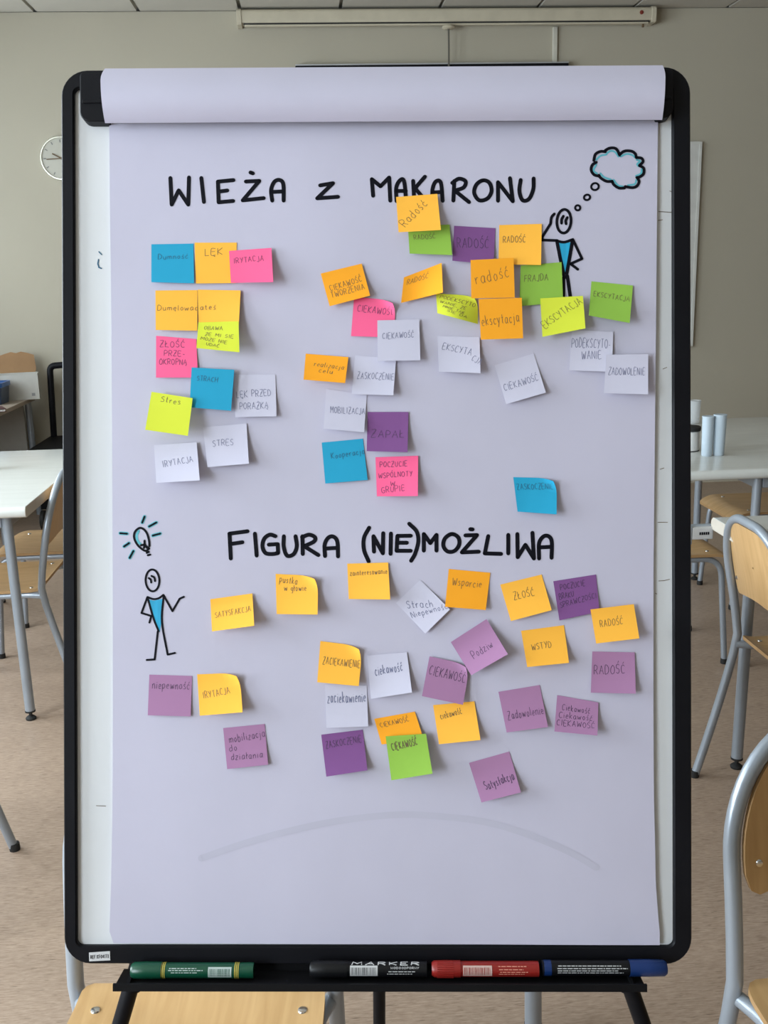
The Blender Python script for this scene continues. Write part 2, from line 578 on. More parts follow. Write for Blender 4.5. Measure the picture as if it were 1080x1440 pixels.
# single-line handwriting alphabet: width | strokes (x,y pairs in hundredths, cap height 100)
GL = {
 'A': '70|0,0 35,100 70,0|12,38 58,38', 'B': '60|0,0 0,100 45,95 50,75 35,55 0,50|35,53 60,30 48,4 0,0',
 'C': '60|60,85 35,100 8,78 2,40 20,4 60,12', 'D': '62|0,0 0,100 42,90 62,50 42,10 0,0',
 'E': '55|55,100 0,100 0,0 55,0|0,52 45,52', 'F': '55|0,0 0,100 55,100|0,52 42,52',
 'G': '65|60,88 30,100 5,70 5,25 30,0 62,10 62,42 35,42', 'H': '60|0,0 0,100|60,0 60,100|0,50 60,50',
 'I': '22|11,0 11,100', 'J': '45|42,100 42,15 22,-8 0,10', 'K': '60|0,0 0,100|58,100 0,45 60,0',
 'L': '52|0,100 0,0 52,0', 'M': '78|0,0 4,100 38,40 72,100 78,0', 'N': '62|0,0 0,100 60,0 62,100',
 'O': '66|33,100 5,75 3,30 30,0 60,25 62,72 33,100', 'P': '55|0,0 0,100 45,95 55,72 40,50 0,46',
 'R': '58|0,0 0,100 45,95 54,74 40,52 0,48|20,50 58,0', 'S': '52|50,88 28,100 4,82 12,58 42,46 50,20 26,0 0,12',
 'T': '62|0,100 62,100|31,100 31,0', 'U': '60|0,100 4,25 28,0 54,20 60,100', 'W': '85|0,100 18,0 42,70 64,0 85,100',
 'Y': '60|0,100 30,50|60,100 20,0', 'Z': '58|0,100 58,100 0,0 58,0|14,52 46,52',
 'a': '50|45,55 20,60 2,30 15,0 40,15 46,58|46,58 44,10 52,0', 'b': '46|0,100 2,0 30,2 44,30 25,56 2,40',
 'c': '42|42,50 22,60 2,30 18,0 42,10', 'd': '48|44,52 20,58 2,28 18,0 42,15|46,100 44,0', 'e': '44|4,30 42,36 25,60 4,40 8,6 42,6',
 'f': '38|40,95 22,95 16,0|0,52 36,52', 'g': '46|44,55 18,58 4,28 22,8 42,22|45,58 40,-30 8,-30', 'h': '46|0,100 0,0|0,35 25,60 42,45 44,0',
 'i': '14|6,58 8,0|8,78 10,82', 'j': '26|18,58 14,-28 -6,-28|18,78 20,82', 'k': '44|0,100 0,0|40,58 2,28 44,0', 'l': '16|6,100 4,10 14,0',
 'm': '72|0,58 2,0|2,40 20,60 34,45 34,0|34,42 54,60 68,45 72,0', 'n': '46|0,58 2,0|2,38 24,60 42,45 46,0', 'o': '46|24,60 3,35 18,0 42,18 40,48 24,60',
 'p': '46|0,58 0,-40|2,48 30,60 44,32 24,4 2,12', 'r': '36|0,58 4,0|4,34 18,58 36,54', 's': '38|36,52 16,60 6,42 32,24 26,2 0,6',
 't': '34|16,90 14,8 32,2|0,58 32,58', 'u': '48|0,58 4,10 24,0 42,20 44,58|44,58 48,0', 'w': '66|0,58 14,0 32,45 48,0 66,58',
 'y': '46|0,58 20,8|46,58 10,-35', 'z': '42|2,58 42,58 0,0 44,0', '-': '40|4,40 36,40', '.': '10|4,2 6,0', ',': '12|6,4 2,-14', ' ': '34|', '1': '20|0,80 14,100 14,0',
 '0': '56|28,100 4,70 6,25 28,0 52,25 50,75 28,100', '4': '56|42,0 42,100 0,32 56,32', '7': '52|0,100 52,100 20,0', '3': '50|4,92 40,96 44,68 18,54 48,38 42,4 2,8',
}
MARK = {'Ś': ('S', 'a'), 'Ć': ('C', 'a'), 'Ó': ('O', 'a'), 'Ń': ('N', 'a'), 'Ż': ('Z', 'd'), 'Ę': ('E', 'o'), 'Ą': ('A', 'o'), 'Ł': ('L', 's'),
        'ś': ('s', 'A'), 'ć': ('c', 'A'), 'ó': ('o', 'A'), 'ę': ('e', 'O'), 'ł': ('l', 'S'), 'ą': ('a', 'O'), 'ż': ('z', 'D')}
def glyph(ch):
    base, mk = MARK.get(ch, (ch, ''))
    wd, *st = GL[base].split('|')
    st = [[tuple(float(q) / 100 for q in p.split(',')) for p in s.split()] for s in st if s.strip()]
    wd = float(wd) / 100
    c = wd / 2
    if mk == 'a': st.append([(c, 1.12), (c + .18, 1.34)])
    if mk == 'A': st.append([(c, .72), (c + .16, .95)])
    if mk == 'd': st.append([(c, 1.16), (c + .05, 1.22)])
    if mk == 'D': st.append([(c, .76), (c + .05, .82)])
    if mk in 'oO' and mk: st.append([(wd * .8, 0), (wd * .65, -.14), (wd * .9, -.24)])
    if mk == 's': st.append([(-.12, .38), (.3, .62)])
    if mk == 'S': st.append([(-.1, .42), (.26, .62)])
    return wd, st

def write(mb, text, p0, p1, h, width, surf, rnd, curl=True, jitter=0.05, up=-1):
    """write text along the baseline p0-p1 (surface units); up=-1 when the second coordinate grows downwards"""
    gs = [glyph(c) for c in text]
    gap = 0.30
    tot = sum(g[0] for g in gs) + gap * (len(gs) - 1)
    d = Vector((p1[0] - p0[0], p1[1] - p0[1]))
    L = d.length
    d.normalize()
    n = Vector((d.y, -d.x)) if up < 0 else Vector((-d.y, d.x))
    k = L / tot
    x = 0.0
    for wd, st in gs:
        dy = rnd.uniform(-jitter, jitter) * h
        sc = 1 + rnd.uniform(-jitter, jitter)
        sl = 0.10 + rnd.uniform(-0.06, 0.06)
        for s in st:
            q = []
            for (a, b) in s:
                xx = (x + a + sl * b * 0.5 + rnd.uniform(-.03, .03)) * k
                yy = b * h * sc + dy + rnd.uniform(-.02, .02) * h
                q.append((p0[0] + d.x * xx + n.x * yy, p0[1] + d.y * xx + n.y * yy))
            if curl and len(q) > 3:
                q = smooth_path([(a, b, 0) for a, b in q], 3)
            ribbon(mb, q, width, surf, round_ends=False)
        x += wd + gap

# ------------------------------------------------------------------ flipchart easel
easel = tag(empty('flipchart_easel', BM), 'white flipchart board with black rounded frame, clamp, pen tray and tripod legs', 'flipchart')

def world_to_board(p):
    return BMI @ Vector(p)

def px_rect(x0, x1, y0, y1, d):
    """board-plane rectangle (u0,u1,v0,v1) of a pixel box"""
    c = bp((x0 + x1) / 2, (y0 + y1) / 2, d)
    l, r_ = bp(x0, (y0 + y1) / 2, d), bp(x1, (y0 + y1) / 2, d)
    t, b = bp((x0 + x1) / 2, y0, d), bp((x0 + x1) / 2, y1, d)
    return l.x, r_.x, b.z, t.z

HW, HH = 0.360, 0.5131          # half width / half height of the board
FL, FR, FB, FT = 0.0145, 0.0205, 0.0205, 0.0205   # frame widths: left, right, bottom, top

def build_easel():
    MB().box((0, 0.006, 0), (2 * HW - 0.02, 0.012, 2 * HH - 0.02)).build('board_panel', M_BOARD, easel)
    # frame ring with rounded outer and inner corners, front edges rounded
    n = 8
    outer = rrect(-HW, HW, -HH, HH, 0.030, n)
    def inset(e, r):
        return rrect(-HW + FL - e, HW - FR + e, -HH + FB - e, HH - FT + e, r, n)
    inner = inset(0, 0.007)
    b = MB()
    rings = [(outer, 0.016), (outer, -0.004), (rrect(-HW + .0015, HW - .0015, -HH + .0015, HH - .0015, 0.0285, n), -0.0062),
             (inset(0.0015, 0.0085), -0.0062), (inner, -0.0045), (inner, 0.0)]
    N = len(outer)
    for ring, y in rings:
        b.v += [(p[0], y, p[1]) for p in ring]
    for i in range(len(rings) - 1):
        for k in range(N):
            a, c = i * N + k, i * N + (k + 1) % N
            b.f.append((a, c, c + N, a + N))
    b.build('frame', M_BLACK, easel, smooth=True)
    # thin aluminium back rim showing round the outer edge
    rim = MB()
    o1, o2 = rrect(-HW - .0018, HW + .0018, -HH - .0018, HH + .0018, 0.031, n), outer
    for ring, y in ((o2, 0.019), (o1, 0.018), (o1, 0.006), (o2, 0.005)):
        rim.v += [(p[0], y, p[1]) for p in ring]
    for i in range(3):
        for k in range(N):
            a, c = i * N + k, i * N + (k + 1) % N
            rim.f.append((a, c, c + N, a + N))
    rim.build('rim', mat('aluminium_rim', (0.55, 0.57, 0.6, 1), 0.35, metal=0.7), easel, smooth=True)['label'] = 'thin aluminium rim'
    MB().box((0, 0.0185, 0), (2 * HW - 0.004, 0.005, 2 * HH - 0.004)).build('back_panel', mat('grey_back_sheet', (0.3, 0.3, 0.3, 1), 0.5), easel)
    # clamp: bar behind the paper plus moulded end caps
    u0, u1, v0, v1 = px_rect(128, 941, 110, 168, 0.012)
    MB().box(((u0 + u1) / 2, -0.009, (v0 + v1) / 2), (u1 - u0, 0.012, v1 - v0)).build('clamp_bar', M_BLACKM, easel, bevel=0.002)
    for (xa, xb, ya, yb, rr) in ((112.5, 152, 102, 171, (0.011, 0.002, 0.002, 0.004)), (924, 947, 97, 166, (0.002, 0.012, 0.004, 0.002))):
        u0, u1, v0, v1 = px_rect(xa, xb, ya, yb, 0.016)
        ol = rrect(u0, u1, v0, v1, rr)
        cap = MB().prism(ol, lambda p: (p[0], 0.0, p[1]), lambda p: (p[0], -0.017, p[1])).build('clamp_end_cap', M_BLACK, easel, smooth=True, bevel=0.0012)
        vm = v0 + (v1 - v0) * 0.40
        MB().box(((u0 + u1) / 2, -0.0178, vm), (u1 - u0 - .006, 0.0025, 0.004)).build('grip_ridge', M_BLACK, cap, bevel=0.0008)
    # pen tray under the frame
    a, c = bp(168, 1356, 0.0), bp(905, 1354, 0.0)
    vb = bp(530, 1371, 0.018).z - 0.0035
    vt = -HH + 0.004
    uL, uR = bp(163, 1380, 0.03).x, bp(906, 1378, 0.03).x
    MB().box(((uL + uR) / 2 + .006, 0.002, (vb + vt) / 2), (uR - uL - .03, 0.004, vt - vb)).build('tray_back', M_BLACKM, easel)
    tr = MB()
    prof = [(0.004, vb), (-0.034, vb - 0.001), (-0.040, vb + 0.0045), (-0.043, vb + 0.0045), (-0.043, vb - 0.0035), (0.004, vb - 0.004)]
    o = len(tr.v)
    for u in (uL, uR):
        tr.v += [(u, y, z) for y, z in prof]
    k = len(prof)
    for i in range(k):
        j = (i + 1) % k
        tr.f.append((i, j, k + j, k + i))
    tr.f.append(tuple(range(k)))
    tr.f.append(tuple(reversed(range(k, 2 * k))))
    tr.build('pen_tray', M_BLACKM, easel)
    for u, s in ((uL, 1), (uR, -1)):
        MB().prism([(0.003, vt), (-0.008, vt), (-0.012, vb + .006), (-0.034, vb), (0.003, vb)],
                   lambda p: (u + s * 0.012, p[0], p[1]), lambda p: (u + s * 0.016, p[0], p[1])).build('tray_end', M_BLACKM, easel)
    # reference sticker on the lower left of the frame
    st = MB()
    q = [bp(125, 1339.5, .0066), bp(154.5, 1337.5, .0066), bp(155, 1350.5, .0066), bp(125.5, 1352, .0066)]
    st.v = [tuple(p) for p in q]
    st.f = [(3, 2, 1, 0)]
    s_o = st.build('reference_sticker', mat('white_sticker', (0.55, 0.55, 0.56, 1), 0.5), easel)
    s_o['label'] = 'small white sticker with reference number'
    tx = MB()
    rnd = random.Random(3)
    sf = lambda a, b: bp(a, b, 0.0068)
    write(tx, 'REF.KF04173', (127.5, 1348.4), (152.5, 1347.0), 4.8, 0.7, sf, rnd, curl=False, jitter=0.0)
    tx.build('sticker_lettering', M_INK, s_o)
    # stray pen marks left on the enamel
    mk = MB()
    sf = lambda a, b: bp(a, b, 0.0004)
    for s, wd in (([(139, 354), (143, 358)], 1.6), ([(138.5, 365), (137.5, 371), (139, 376), (142.5, 377.5)], 1.8)):
        ribbon(mk, s, wd, sf)
    mk.build('pen_mark', M_PENT, easel)
    for s in ([(941.5, 268.5), (946, 270)], [(926, 297.5), (944, 298.5)], [(925.5, 310), (932, 309)], [(928, 660), (934, 658)], [(925, 734.5), (939, 734.5)],
              [(926, 817), (934, 816.5), (942, 814.5)], [(921.5, 834), (924, 835.5)], [(932, 519), (938, 516.5)], [(135, 1133), (149, 1133.5)]):
        mk = MB()
        ribbon(mk, s, 0.9, sf, round_ends=False)
        mk.build('pen_mark', M_PEN, easel)
    # tripod: two front legs in the plane of the board, one rear leg
    for (xa, ya, xb, yb) in ((190, 1368, 169, 1440), (879, 1368, 904, 1440)):
        p0, p1 = BM @ bp(xa, ya, -0.013), BM @ bp(xb, yb, -0.013)
        dr = (p1 - p0)
        foot = p0 + dr * (p0.z - 0.012) / (p0.z - p1.z)
        top = p0 - dr.normalized() * 0.012
        pts = [world_to_board(p) for p in (top, foot)]
        lg = MB().tube(pts, 0.0095, 14).build('front_leg', M_BLACK, easel, smooth=True)
        d3 = (pts[1] - pts[0]).normalized()
        k0 = world_to_board(p0) + d3 * 0.006
        MB().tube([k0, k0 + d3 * 0.012], 0.0125, 14).build('leg_collar', M_BLACK, lg, smooth=True)
        MB().tube([pts[1] - d3 * 0.03, pts[1] + d3 * 0.011], 0.0115, 14).build('rubber_foot', M_RUBBER, lg, smooth=True)
    hinge = BM @ Vector((0.0, 0.055, 0.32))
    q0, q1 = (0.083, 1.545, 0.2), None
    d = Vector(q0) - hinge
    foot = hinge + d * (hinge.z - 0.012) / (hinge.z - q0[2])
    pts = [world_to_board(hinge), world_to_board(foot)]
    lg = MB().tube(pts, 0.0115, 14).build('rear_leg', M_BLACK, easel, smooth=True)
    d3 = (pts[1] - pts[0]).normalized()
    MB().tube([pts[1] - d3 * 0.03, pts[1] + d3 * 0.011], 0.0135, 14).build('rubber_foot', M_RUBBER, lg, smooth=True)
    MB().box((0, 0.04, 0.33), (0.09, 0.04, 0.10)).build('hinge_bracket', M_BLACKM, easel, bevel=0.004)
build_easel()

# ------------------------------------------------------------------ paper pad
pad = tag(empty('flipchart_pad', BM), 'large lavender-white paper sheet with two handwritten headings hanging on the flipchart', 'paper pad')

def build_pad():
    L = [(160, 153.5), (300, 154.5), (450, 156.5), (640, 158), (800, 158.5), (1000, 158), (1150, 157.5), (1250, 156), (1315, 154), (1322, 155.5), (1326, 160)]
    Rr = [(160, 925.5), (300, 923.5), (450, 922), (640, 920.5), (800, 919), (1000, 918.5), (1120, 919), (1180, 920.5), (1240, 921.5), (1300, 926), (1322, 928.5), (1328, 927)]
    def ip(T, y):
        for (a, b), (c, d) in zip(T[:-1], T[1:]):
            if y <= c:
                return b + (d - b) * max(0, (y - a)) / (c - a)
        return T[-1][1]
    rows = []
    ny, nx = 70, 44
    for i in range(ny + 1):
        t = i / ny
        row = []
        yl = 165 + (1326 - 165) * t
        yr = 165 + (1328 - 165) * t
        for j in range(nx + 1):
            s = j / nx
            y = yl + (yr - yl) * s
            x = ip(L, y) + (ip(Rr, y) - ip(L, y)) * s
            row.append(on_paper(x, y))
        rows.append(row)
    rows.reverse()
    MB().quadgrid(rows).build('front_sheet', M_PAPER, pad, smooth=True, solid=-0.0016)
    # sheets already turned: they bulge over the clamp and hang down behind the board
    xl = lambda t: 142 + 6 * t ** 3
    rows = []
    prof = []                    # (d, pixel row at the middle) front part
    for k in range(15):
        t = k / 14
        a = math.pi * (0.03 + 0.94 * t)
        prof.append((0.013 + 0.019 * math.sin(a) ** 0.8 + 0.004 * (1 - t), 170 - t * 74))
    for s in [j / 24 for j in range(25)]:
        col = []
        for k, (d, py) in enumerate(prof):
            tt = 1 - k / 14
            e = 0.0
            if tt < 0.22:
                e = 6 * ((0.22 - tt) / 0.22) ** 2
            xa = 141.5 + 6.5 * tt ** 2.5 + e
            xb = 935.5 - 4.5 * tt ** 2.5 - 0.6 * e
            px = xa + (xb - xa) * s
            col.append(bp(px, py + 2.0 - 4.6 * s + (0.3 if k < 2 else 0), d))
        top = col[-1]
        u = top.x
        for (yy, zz) in ((0.004, 0.002), (0.022, 0.001), (0.034, -0.008), (0.038, -0.03), (0.040, -0.06), (0.041, -0.10)):
            col.append(Vector((u * 0.985, yy, top.z + zz)))
        rows.append(col)
    MB().quadgrid(rows).build('turned_sheets', M_PAPER, pad, smooth=True, solid=-0.0012)

# headings and drawings, traced stroke by stroke
def trace(mb, strokes, ox, oy, sc, width, eps, sm=True):
    sf = lambda a, b: on_paper(a, b, eps)
    for s in strokes:
        mode = 'p'
        if s[0] in ('s', 'c', 'p', 'd'):
            mode, s = s[0], s[1:]
        pts = [(ox + x / sc, oy + y / sc) for x, y in s]
        if mode in 'sc':
            pts = [(p.x, p.y) for p in smooth_path([(x, y, 0) for x, y in (pts[:-1] if mode == 'c' else pts)], 6, mode == 'c')]
            ribbon(mb, pts, width, sf, 8)
        else:
            for a, b in zip(pts[:-1], pts[1:]):
                ribbon(mb, [a, b], width, sf, 10)

def ellipse(cx, cy, rx, ry, tilt=0, n=22):
    out = []
    for k in range(n + 1):
        a = 2 * math.pi * k / n
        x, y = rx * math.cos(a), ry * math.sin(a)
        c, s = math.cos(R(tilt)), math.sin(R(tilt))
        out.append((cx + x * c - y * s, cy + x * s + y * c))
    return out

def letters(groups, T, width):
    for st in groups:
        b = MB()
        trace(b, st, *T, width, 0.0003)
        b.build('heading_letter', M_INK, pad)

def build_drawings():
    T1, T2 = (220, 230, 3.857), (500, 230, 3.857)
    letters([[[(75, 78), (82, 222), (120, 145), (172, 222), (176, 75)]], [[(243, 78), (257, 208)]],
             [[(418, 90), (333, 98), (337, 210), (416, 203)], [(337, 152), (384, 146)]],
             [[(485, 98), (558, 95), (468, 200), (582, 188)], [(510, 49), (523, 54)]],
             [['s', (628, 202), (622, 145), (638, 102), (665, 90), (688, 112), (690, 202)], [(628, 155), (688, 152)]],
             [[(888, 120), (958, 108), (872, 190), (985, 182)]]], T1, 5.6)
    letters([[[(95, 176), (88, 86), (135, 125), (182, 77), (188, 203)]],
             [['s', (222, 205), (220, 135), (238, 95), (262, 95), (274, 200)], [(222, 150), (272, 150)]],
             [[(312, 95), (318, 205)], [(376, 72), (322, 135), (378, 200)]],
             [['s', (417, 200), (417, 140), (435, 98), (462, 105), (472, 203)], [(417, 158), (468, 155)]],
             [[(530, 202), (535, 95)], ['s', (524, 106), (560, 83), (596, 97), (586, 130), (538, 148)], [(538, 148), (615, 210)]],
             [['c', (690, 92), (655, 115), (643, 160), (670, 200), (715, 190), (737, 150), (725, 105), (690, 92)]],
             [[(772, 203), (772, 102), (852, 206), (837, 80)]],
             [['s', (895, 90), (888, 150), (905, 200), (940, 193), (963, 140), (965, 82)]]], T2, 5.6)
    T5, T6 = (300, 730, 4.154), (540, 730, 4.154)
    letters([[[(95, 88), (102, 230)], [(94, 85), (200, 71)], [(103, 145), (170, 135)]], [[(243, 85), (253, 213)]],
             [['s', (363, 100), (330, 91), (297, 115), (287, 160), (305, 198), (345, 204), (378, 198)], [(378, 198), (376, 146), (324, 149)]],
             [['s', (412, 100), (411, 160), (430, 213), (468, 205), (487, 160), (480, 100)]],
             [[(522, 204), (520, 100)], ['s', (518, 105), (560, 91), (594, 107), (586, 132), (530, 158)], [(530, 158), (613, 210)]],
             [['s', (652, 216), (650, 150), (670, 110), (700, 102), (724, 132), (728, 218)], [(652, 172), (725, 168)]],
             [['s', (910, 50), (880, 110), (880, 180), (907, 247)]], [[(938, 190), (935, 100), (990, 200), (992, 82)]], [[(1037, 84), (1035, 203)]]], T5, 5.7)
    letters([[[(156, 97), (78, 98), (73, 185), (156, 185)], [(75, 138), (133, 138)]], [['s', (147, 27), (190, 72), (200, 130), (182, 200), (158, 243)]],
             [[(232, 184), (232, 87), (270, 140), (306, 92), (306, 184)]],
             [['c', (395, 87), (356, 112), (346, 155), (370, 188), (410, 186), (438, 150), (433, 107), (395, 87)]],
             [[(475, 95), (543, 93), (454, 194), (553, 190)], [(503, 59), (517, 60)]], [[(608, 99), (588, 200), (683, 203)]], [[(725, 92), (725, 200)]],
             [[(778, 87), (780, 222), (825, 150), (875, 230), (866, 80)]],
             [['s', (905, 230), (905, 142), (930, 102), (960, 100), (979, 132), (978, 226)], [(905, 165), (976, 162)]]], T6, 5.7)
    # thinking figure, upper right
    T3 = (750, 195, 6.259)
    b = MB()
    trace(b, [['s', (530, 195), (545, 140), (590, 115), (632, 118)], ['s', (632, 105), (670, 86), (715, 86), (740, 108), (757, 148)],
              ['s', (757, 143), (800, 112), (860, 112), (895, 135), (905, 170)], ['s', (905, 168), (950, 175), (963, 205), (932, 238)],
              ['s', (932, 240), (968, 262), (968, 310), (935, 338), (908, 345)], ['s', (912, 345), (928, 380), (910, 418), (870, 434), (805, 425)],
              ['s', (800, 438), (750, 437), (708, 410), (690, 377)], ['s', (690, 380), (640, 378), (592, 350), (575, 325)],
              ['s', (575, 333), (532, 320), (507, 280), (517, 235), (552, 210)]], *T3, 4.1, 0.0004)
    trace(b, [['s'] + ellipse(540, 425, 33, 30, -20), ['s'] + ellipse(470, 520, 27, 23, -20), ['s'] + ellipse(388, 612, 22, 22)], *T3, 3.0, 0.0004)
    tb = b.build('thought_bubble_drawing', M_INK, pad)
    b = MB()
    trace(b, [['s', (552, 188), (590, 153), (642, 142)], ['s', (645, 132), (680, 110), (718, 120), (748, 160)], ['s', (766, 160), (820, 137), (870, 147), (893, 168)],
              ['s', (908, 188), (938, 200), (912, 226), (925, 246)], ['s', (952, 270), (945, 308), (902, 330)], ['s', (905, 365), (890, 402), (830, 412)],
              ['s', (788, 424), (742, 412), (704, 365)], ['s', (682, 363), (622, 342), (588, 308)], ['s', (560, 310), (528, 282), (552, 232)]], *T3, 2.6, 0.0002)
    b.build('bubble_shading', M_TEAL, tb)
    b = MB()
    trace(b, [['c'] + ellipse(267, 730, 62, 104, 4), ['s', (262, 685), (247, 715), (246, 748)], ['s', (297, 697), (283, 725), (286, 753)],
              ['s', (183, 665), (158, 695), (150, 750)], [(150, 750), (78, 865), (76, 895), (210, 900)],
              ['s', (200, 902), (270, 914), (345, 890)], [(345, 890), (425, 1060), (325, 1105), (388, 1153)]], *T3, 3.9, 0.0004)
    trace(b, [[(205, 905), (235, 1060), (272, 1225)], ['s', (343, 895), (325, 1000), (292, 1188)], [(296, 1210), (322, 1392)], [(264, 1230), (262, 1400)]], *T3, 4.9, 0.0004)
    fg = b.build('stick_figure_drawing', M_INK, pad)
    fg['label'] = 'black line figure scratching its head'
    b = MB()
    q = [on_paper(750 + x / 6.259, 195 + y / 6.259, 0.0002) for x, y in ((212, 918), (330, 916), (300, 1080), (276, 1195), (240, 1060))]
    b.v = [tuple(p) for p in q]
    b.f = [(4, 3, 2, 1, 0)]
    b.build('shirt_shading', M_CYAN, fg)
    # lightbulb and figure, lower left
    T4 = (150, 715, 6.543)
    b = MB()
    trace(b, [['s', (395, 345), (390, 290), (370, 225), (335, 187), (300, 181), (262, 215), (254, 270), (285, 335), (335, 380), (365, 392)],
              [(365, 392), (392, 368), (352, 338)], ['s', (350, 297), (352, 330), (372, 362)], [(318, 338), (350, 332), (345, 362)], [(370, 408), (388, 399)], [(380, 430), (400, 425)]], *T4, 3.1, 0.0004)
    rays = [[(350, 75), (328, 130)], [(458, 129), (392, 166)], [(494, 231), (425, 250)], [(125, 228), (188, 232)], [(160, 350), (206, 319)], [(247, 391), (212, 455)]]
    trace(b, rays, *T4, 2.7, 0.0004)
    bl = b.build('lightbulb_drawing', M_INK, pad)
    b = MB()
    trace(b, [['s', (296, 207), (277, 250), (287, 300), (318, 332)]], *T4, 3.4, 0.0002)
    trace(b, rays, *T4, 5.0, 0.0002)
    b.build('bulb_shading', M_TEAL, bl)
    b = MB()
    trace(b, [['c'] + ellipse(422, 662, 63, 100, -2), ['s', (388, 641), (406, 655), (410, 681)], ['s', (413, 621), (438, 636), (445, 668)],
              ['s', (375, 815), (430, 834), (480, 825), (522, 795)], [(375, 815), (320, 962), (410, 990), (393, 1050)],
              ['s', (375, 815), (430, 1010), (478, 1130)], ['s', (525, 800), (508, 1040), (560, 1345)], [(560, 1345), (628, 1330)],
              [(470, 1130), (440, 1390), (367, 1395)], [(525, 800), (605, 945), (672, 830), (710, 813)]], *T4, 2.9, 0.0004)
    fg = b.build('stick_figure_drawing', M_INK, pad)
    fg['label'] = 'black line figure holding out one hand'
    b = MB()
    q = [on_paper(150 + x / 6.543, 715 + y / 6.543, 0.0002) for x, y in ((382, 836), (432, 848), (517, 832), (506, 1000), (500, 1060), (488, 1140), (432, 1000))]
    b.v = [tuple(p) for p in q]
    b.f = [tuple(reversed(range(len(q))))]
    b.build('shirt_shading', M_CYAN, fg)
    # faint strokes showing through from the sheet underneath
    b = MB()
    pts = [(283, 1207), (340, 1187), (400, 1170), (470, 1155), (550, 1146), (610, 1147), (680, 1155), (740, 1172), (800, 1197), (838, 1219)]
    trace(b, [['s'] + pts], 0, 0, 1.0, 9.5, 0.0002)
    b.build('show_through_stroke', M_GHOST, pad)
build_pad()
build_drawings()

# ------------------------------------------------------------------ sticky notes
def note(color, corners, label, lines=(), lift=0.006, base=0.0006, side=0.0, curl=0.0, ink=None, pw=0.68, tilt=None, fold=0.0):
    """corners: spots TL, TR, BR, BL on the sheet; lift: how far the lower edge stands off; side: extra lift at the right edge;
       curl: rolled-up top right corner; lines: (text, s0, t0, s1, t1, height) baselines in note units"""
    C = [Vector(c) for c in corners]
    cpx = (C[0] + C[1] + C[2] + C[3]) / 4
    ctr = on_paper(cpx.x, cpx.y)
    rnd = random.Random(label)
    lw = rnd.uniform(1.15, 1.6)
    def depth(s, t):
        d = base + lift * lw * max(0, t - 0.12) ** 1.7 + side * s ** 1.6 * (0.35 + 0.65 * t)
        d += fold * math.sin(math.pi * s) * (0.3 + 0.7 * t)
        k = max(0.0, (s + (1 - t)) - 1.5) / 0.5
        return d + curl * k ** 2, k
    def surf(s, t, eps=0.0):
        d, k = depth(min(max(s, 0), 1), min(max(t, 0), 1))
        if curl:
            pull = 0.085 * k ** 2
            s, t = s - pull, t + pull
        p = C[0] * (1 - s) * (1 - t) + C[1] * s * (1 - t) + C[2] * s * t + C[3] * (1 - s) * t
        q = bp(p.x, p.y, 0.004 + d)
        q.y = -(paper_d(q.x, q.z) + d + eps)
        return q - ctr
    N = 12
    rows = [[surf(j / N, i / N) for j in range(N + 1)] for i in range(N + 1)]
    rows.reverse()
    mw = BM @ Matrix.Translation(ctr)
    o = MB().quadgrid(rows).build('sticky_note', NOTE[color], None, smooth=True, mw=mw)
    tag(o, label, 'sticky note', 'sticky notes on the flipchart sheet')
    if lines:
        tx = MB()
        size = ((C[1] - C[0]).length + (C[2] - C[3]).length) / 2
        for (text, s0, t0, s1, t1, h) in lines:
            write(tx, text, (s0, t0), (s1, t1), h, pw / size, lambda a, b: surf(a, b, 0.00018), rnd)
        if ink is None:
            ink = {'white': M_PENB, 'blue': M_PENT, 'pink': M_PENR, 'purple': M_PENV, 'lilac': M_PENV}.get(color, M_PEN)
        tx.build('handwriting', ink, o)
    return o

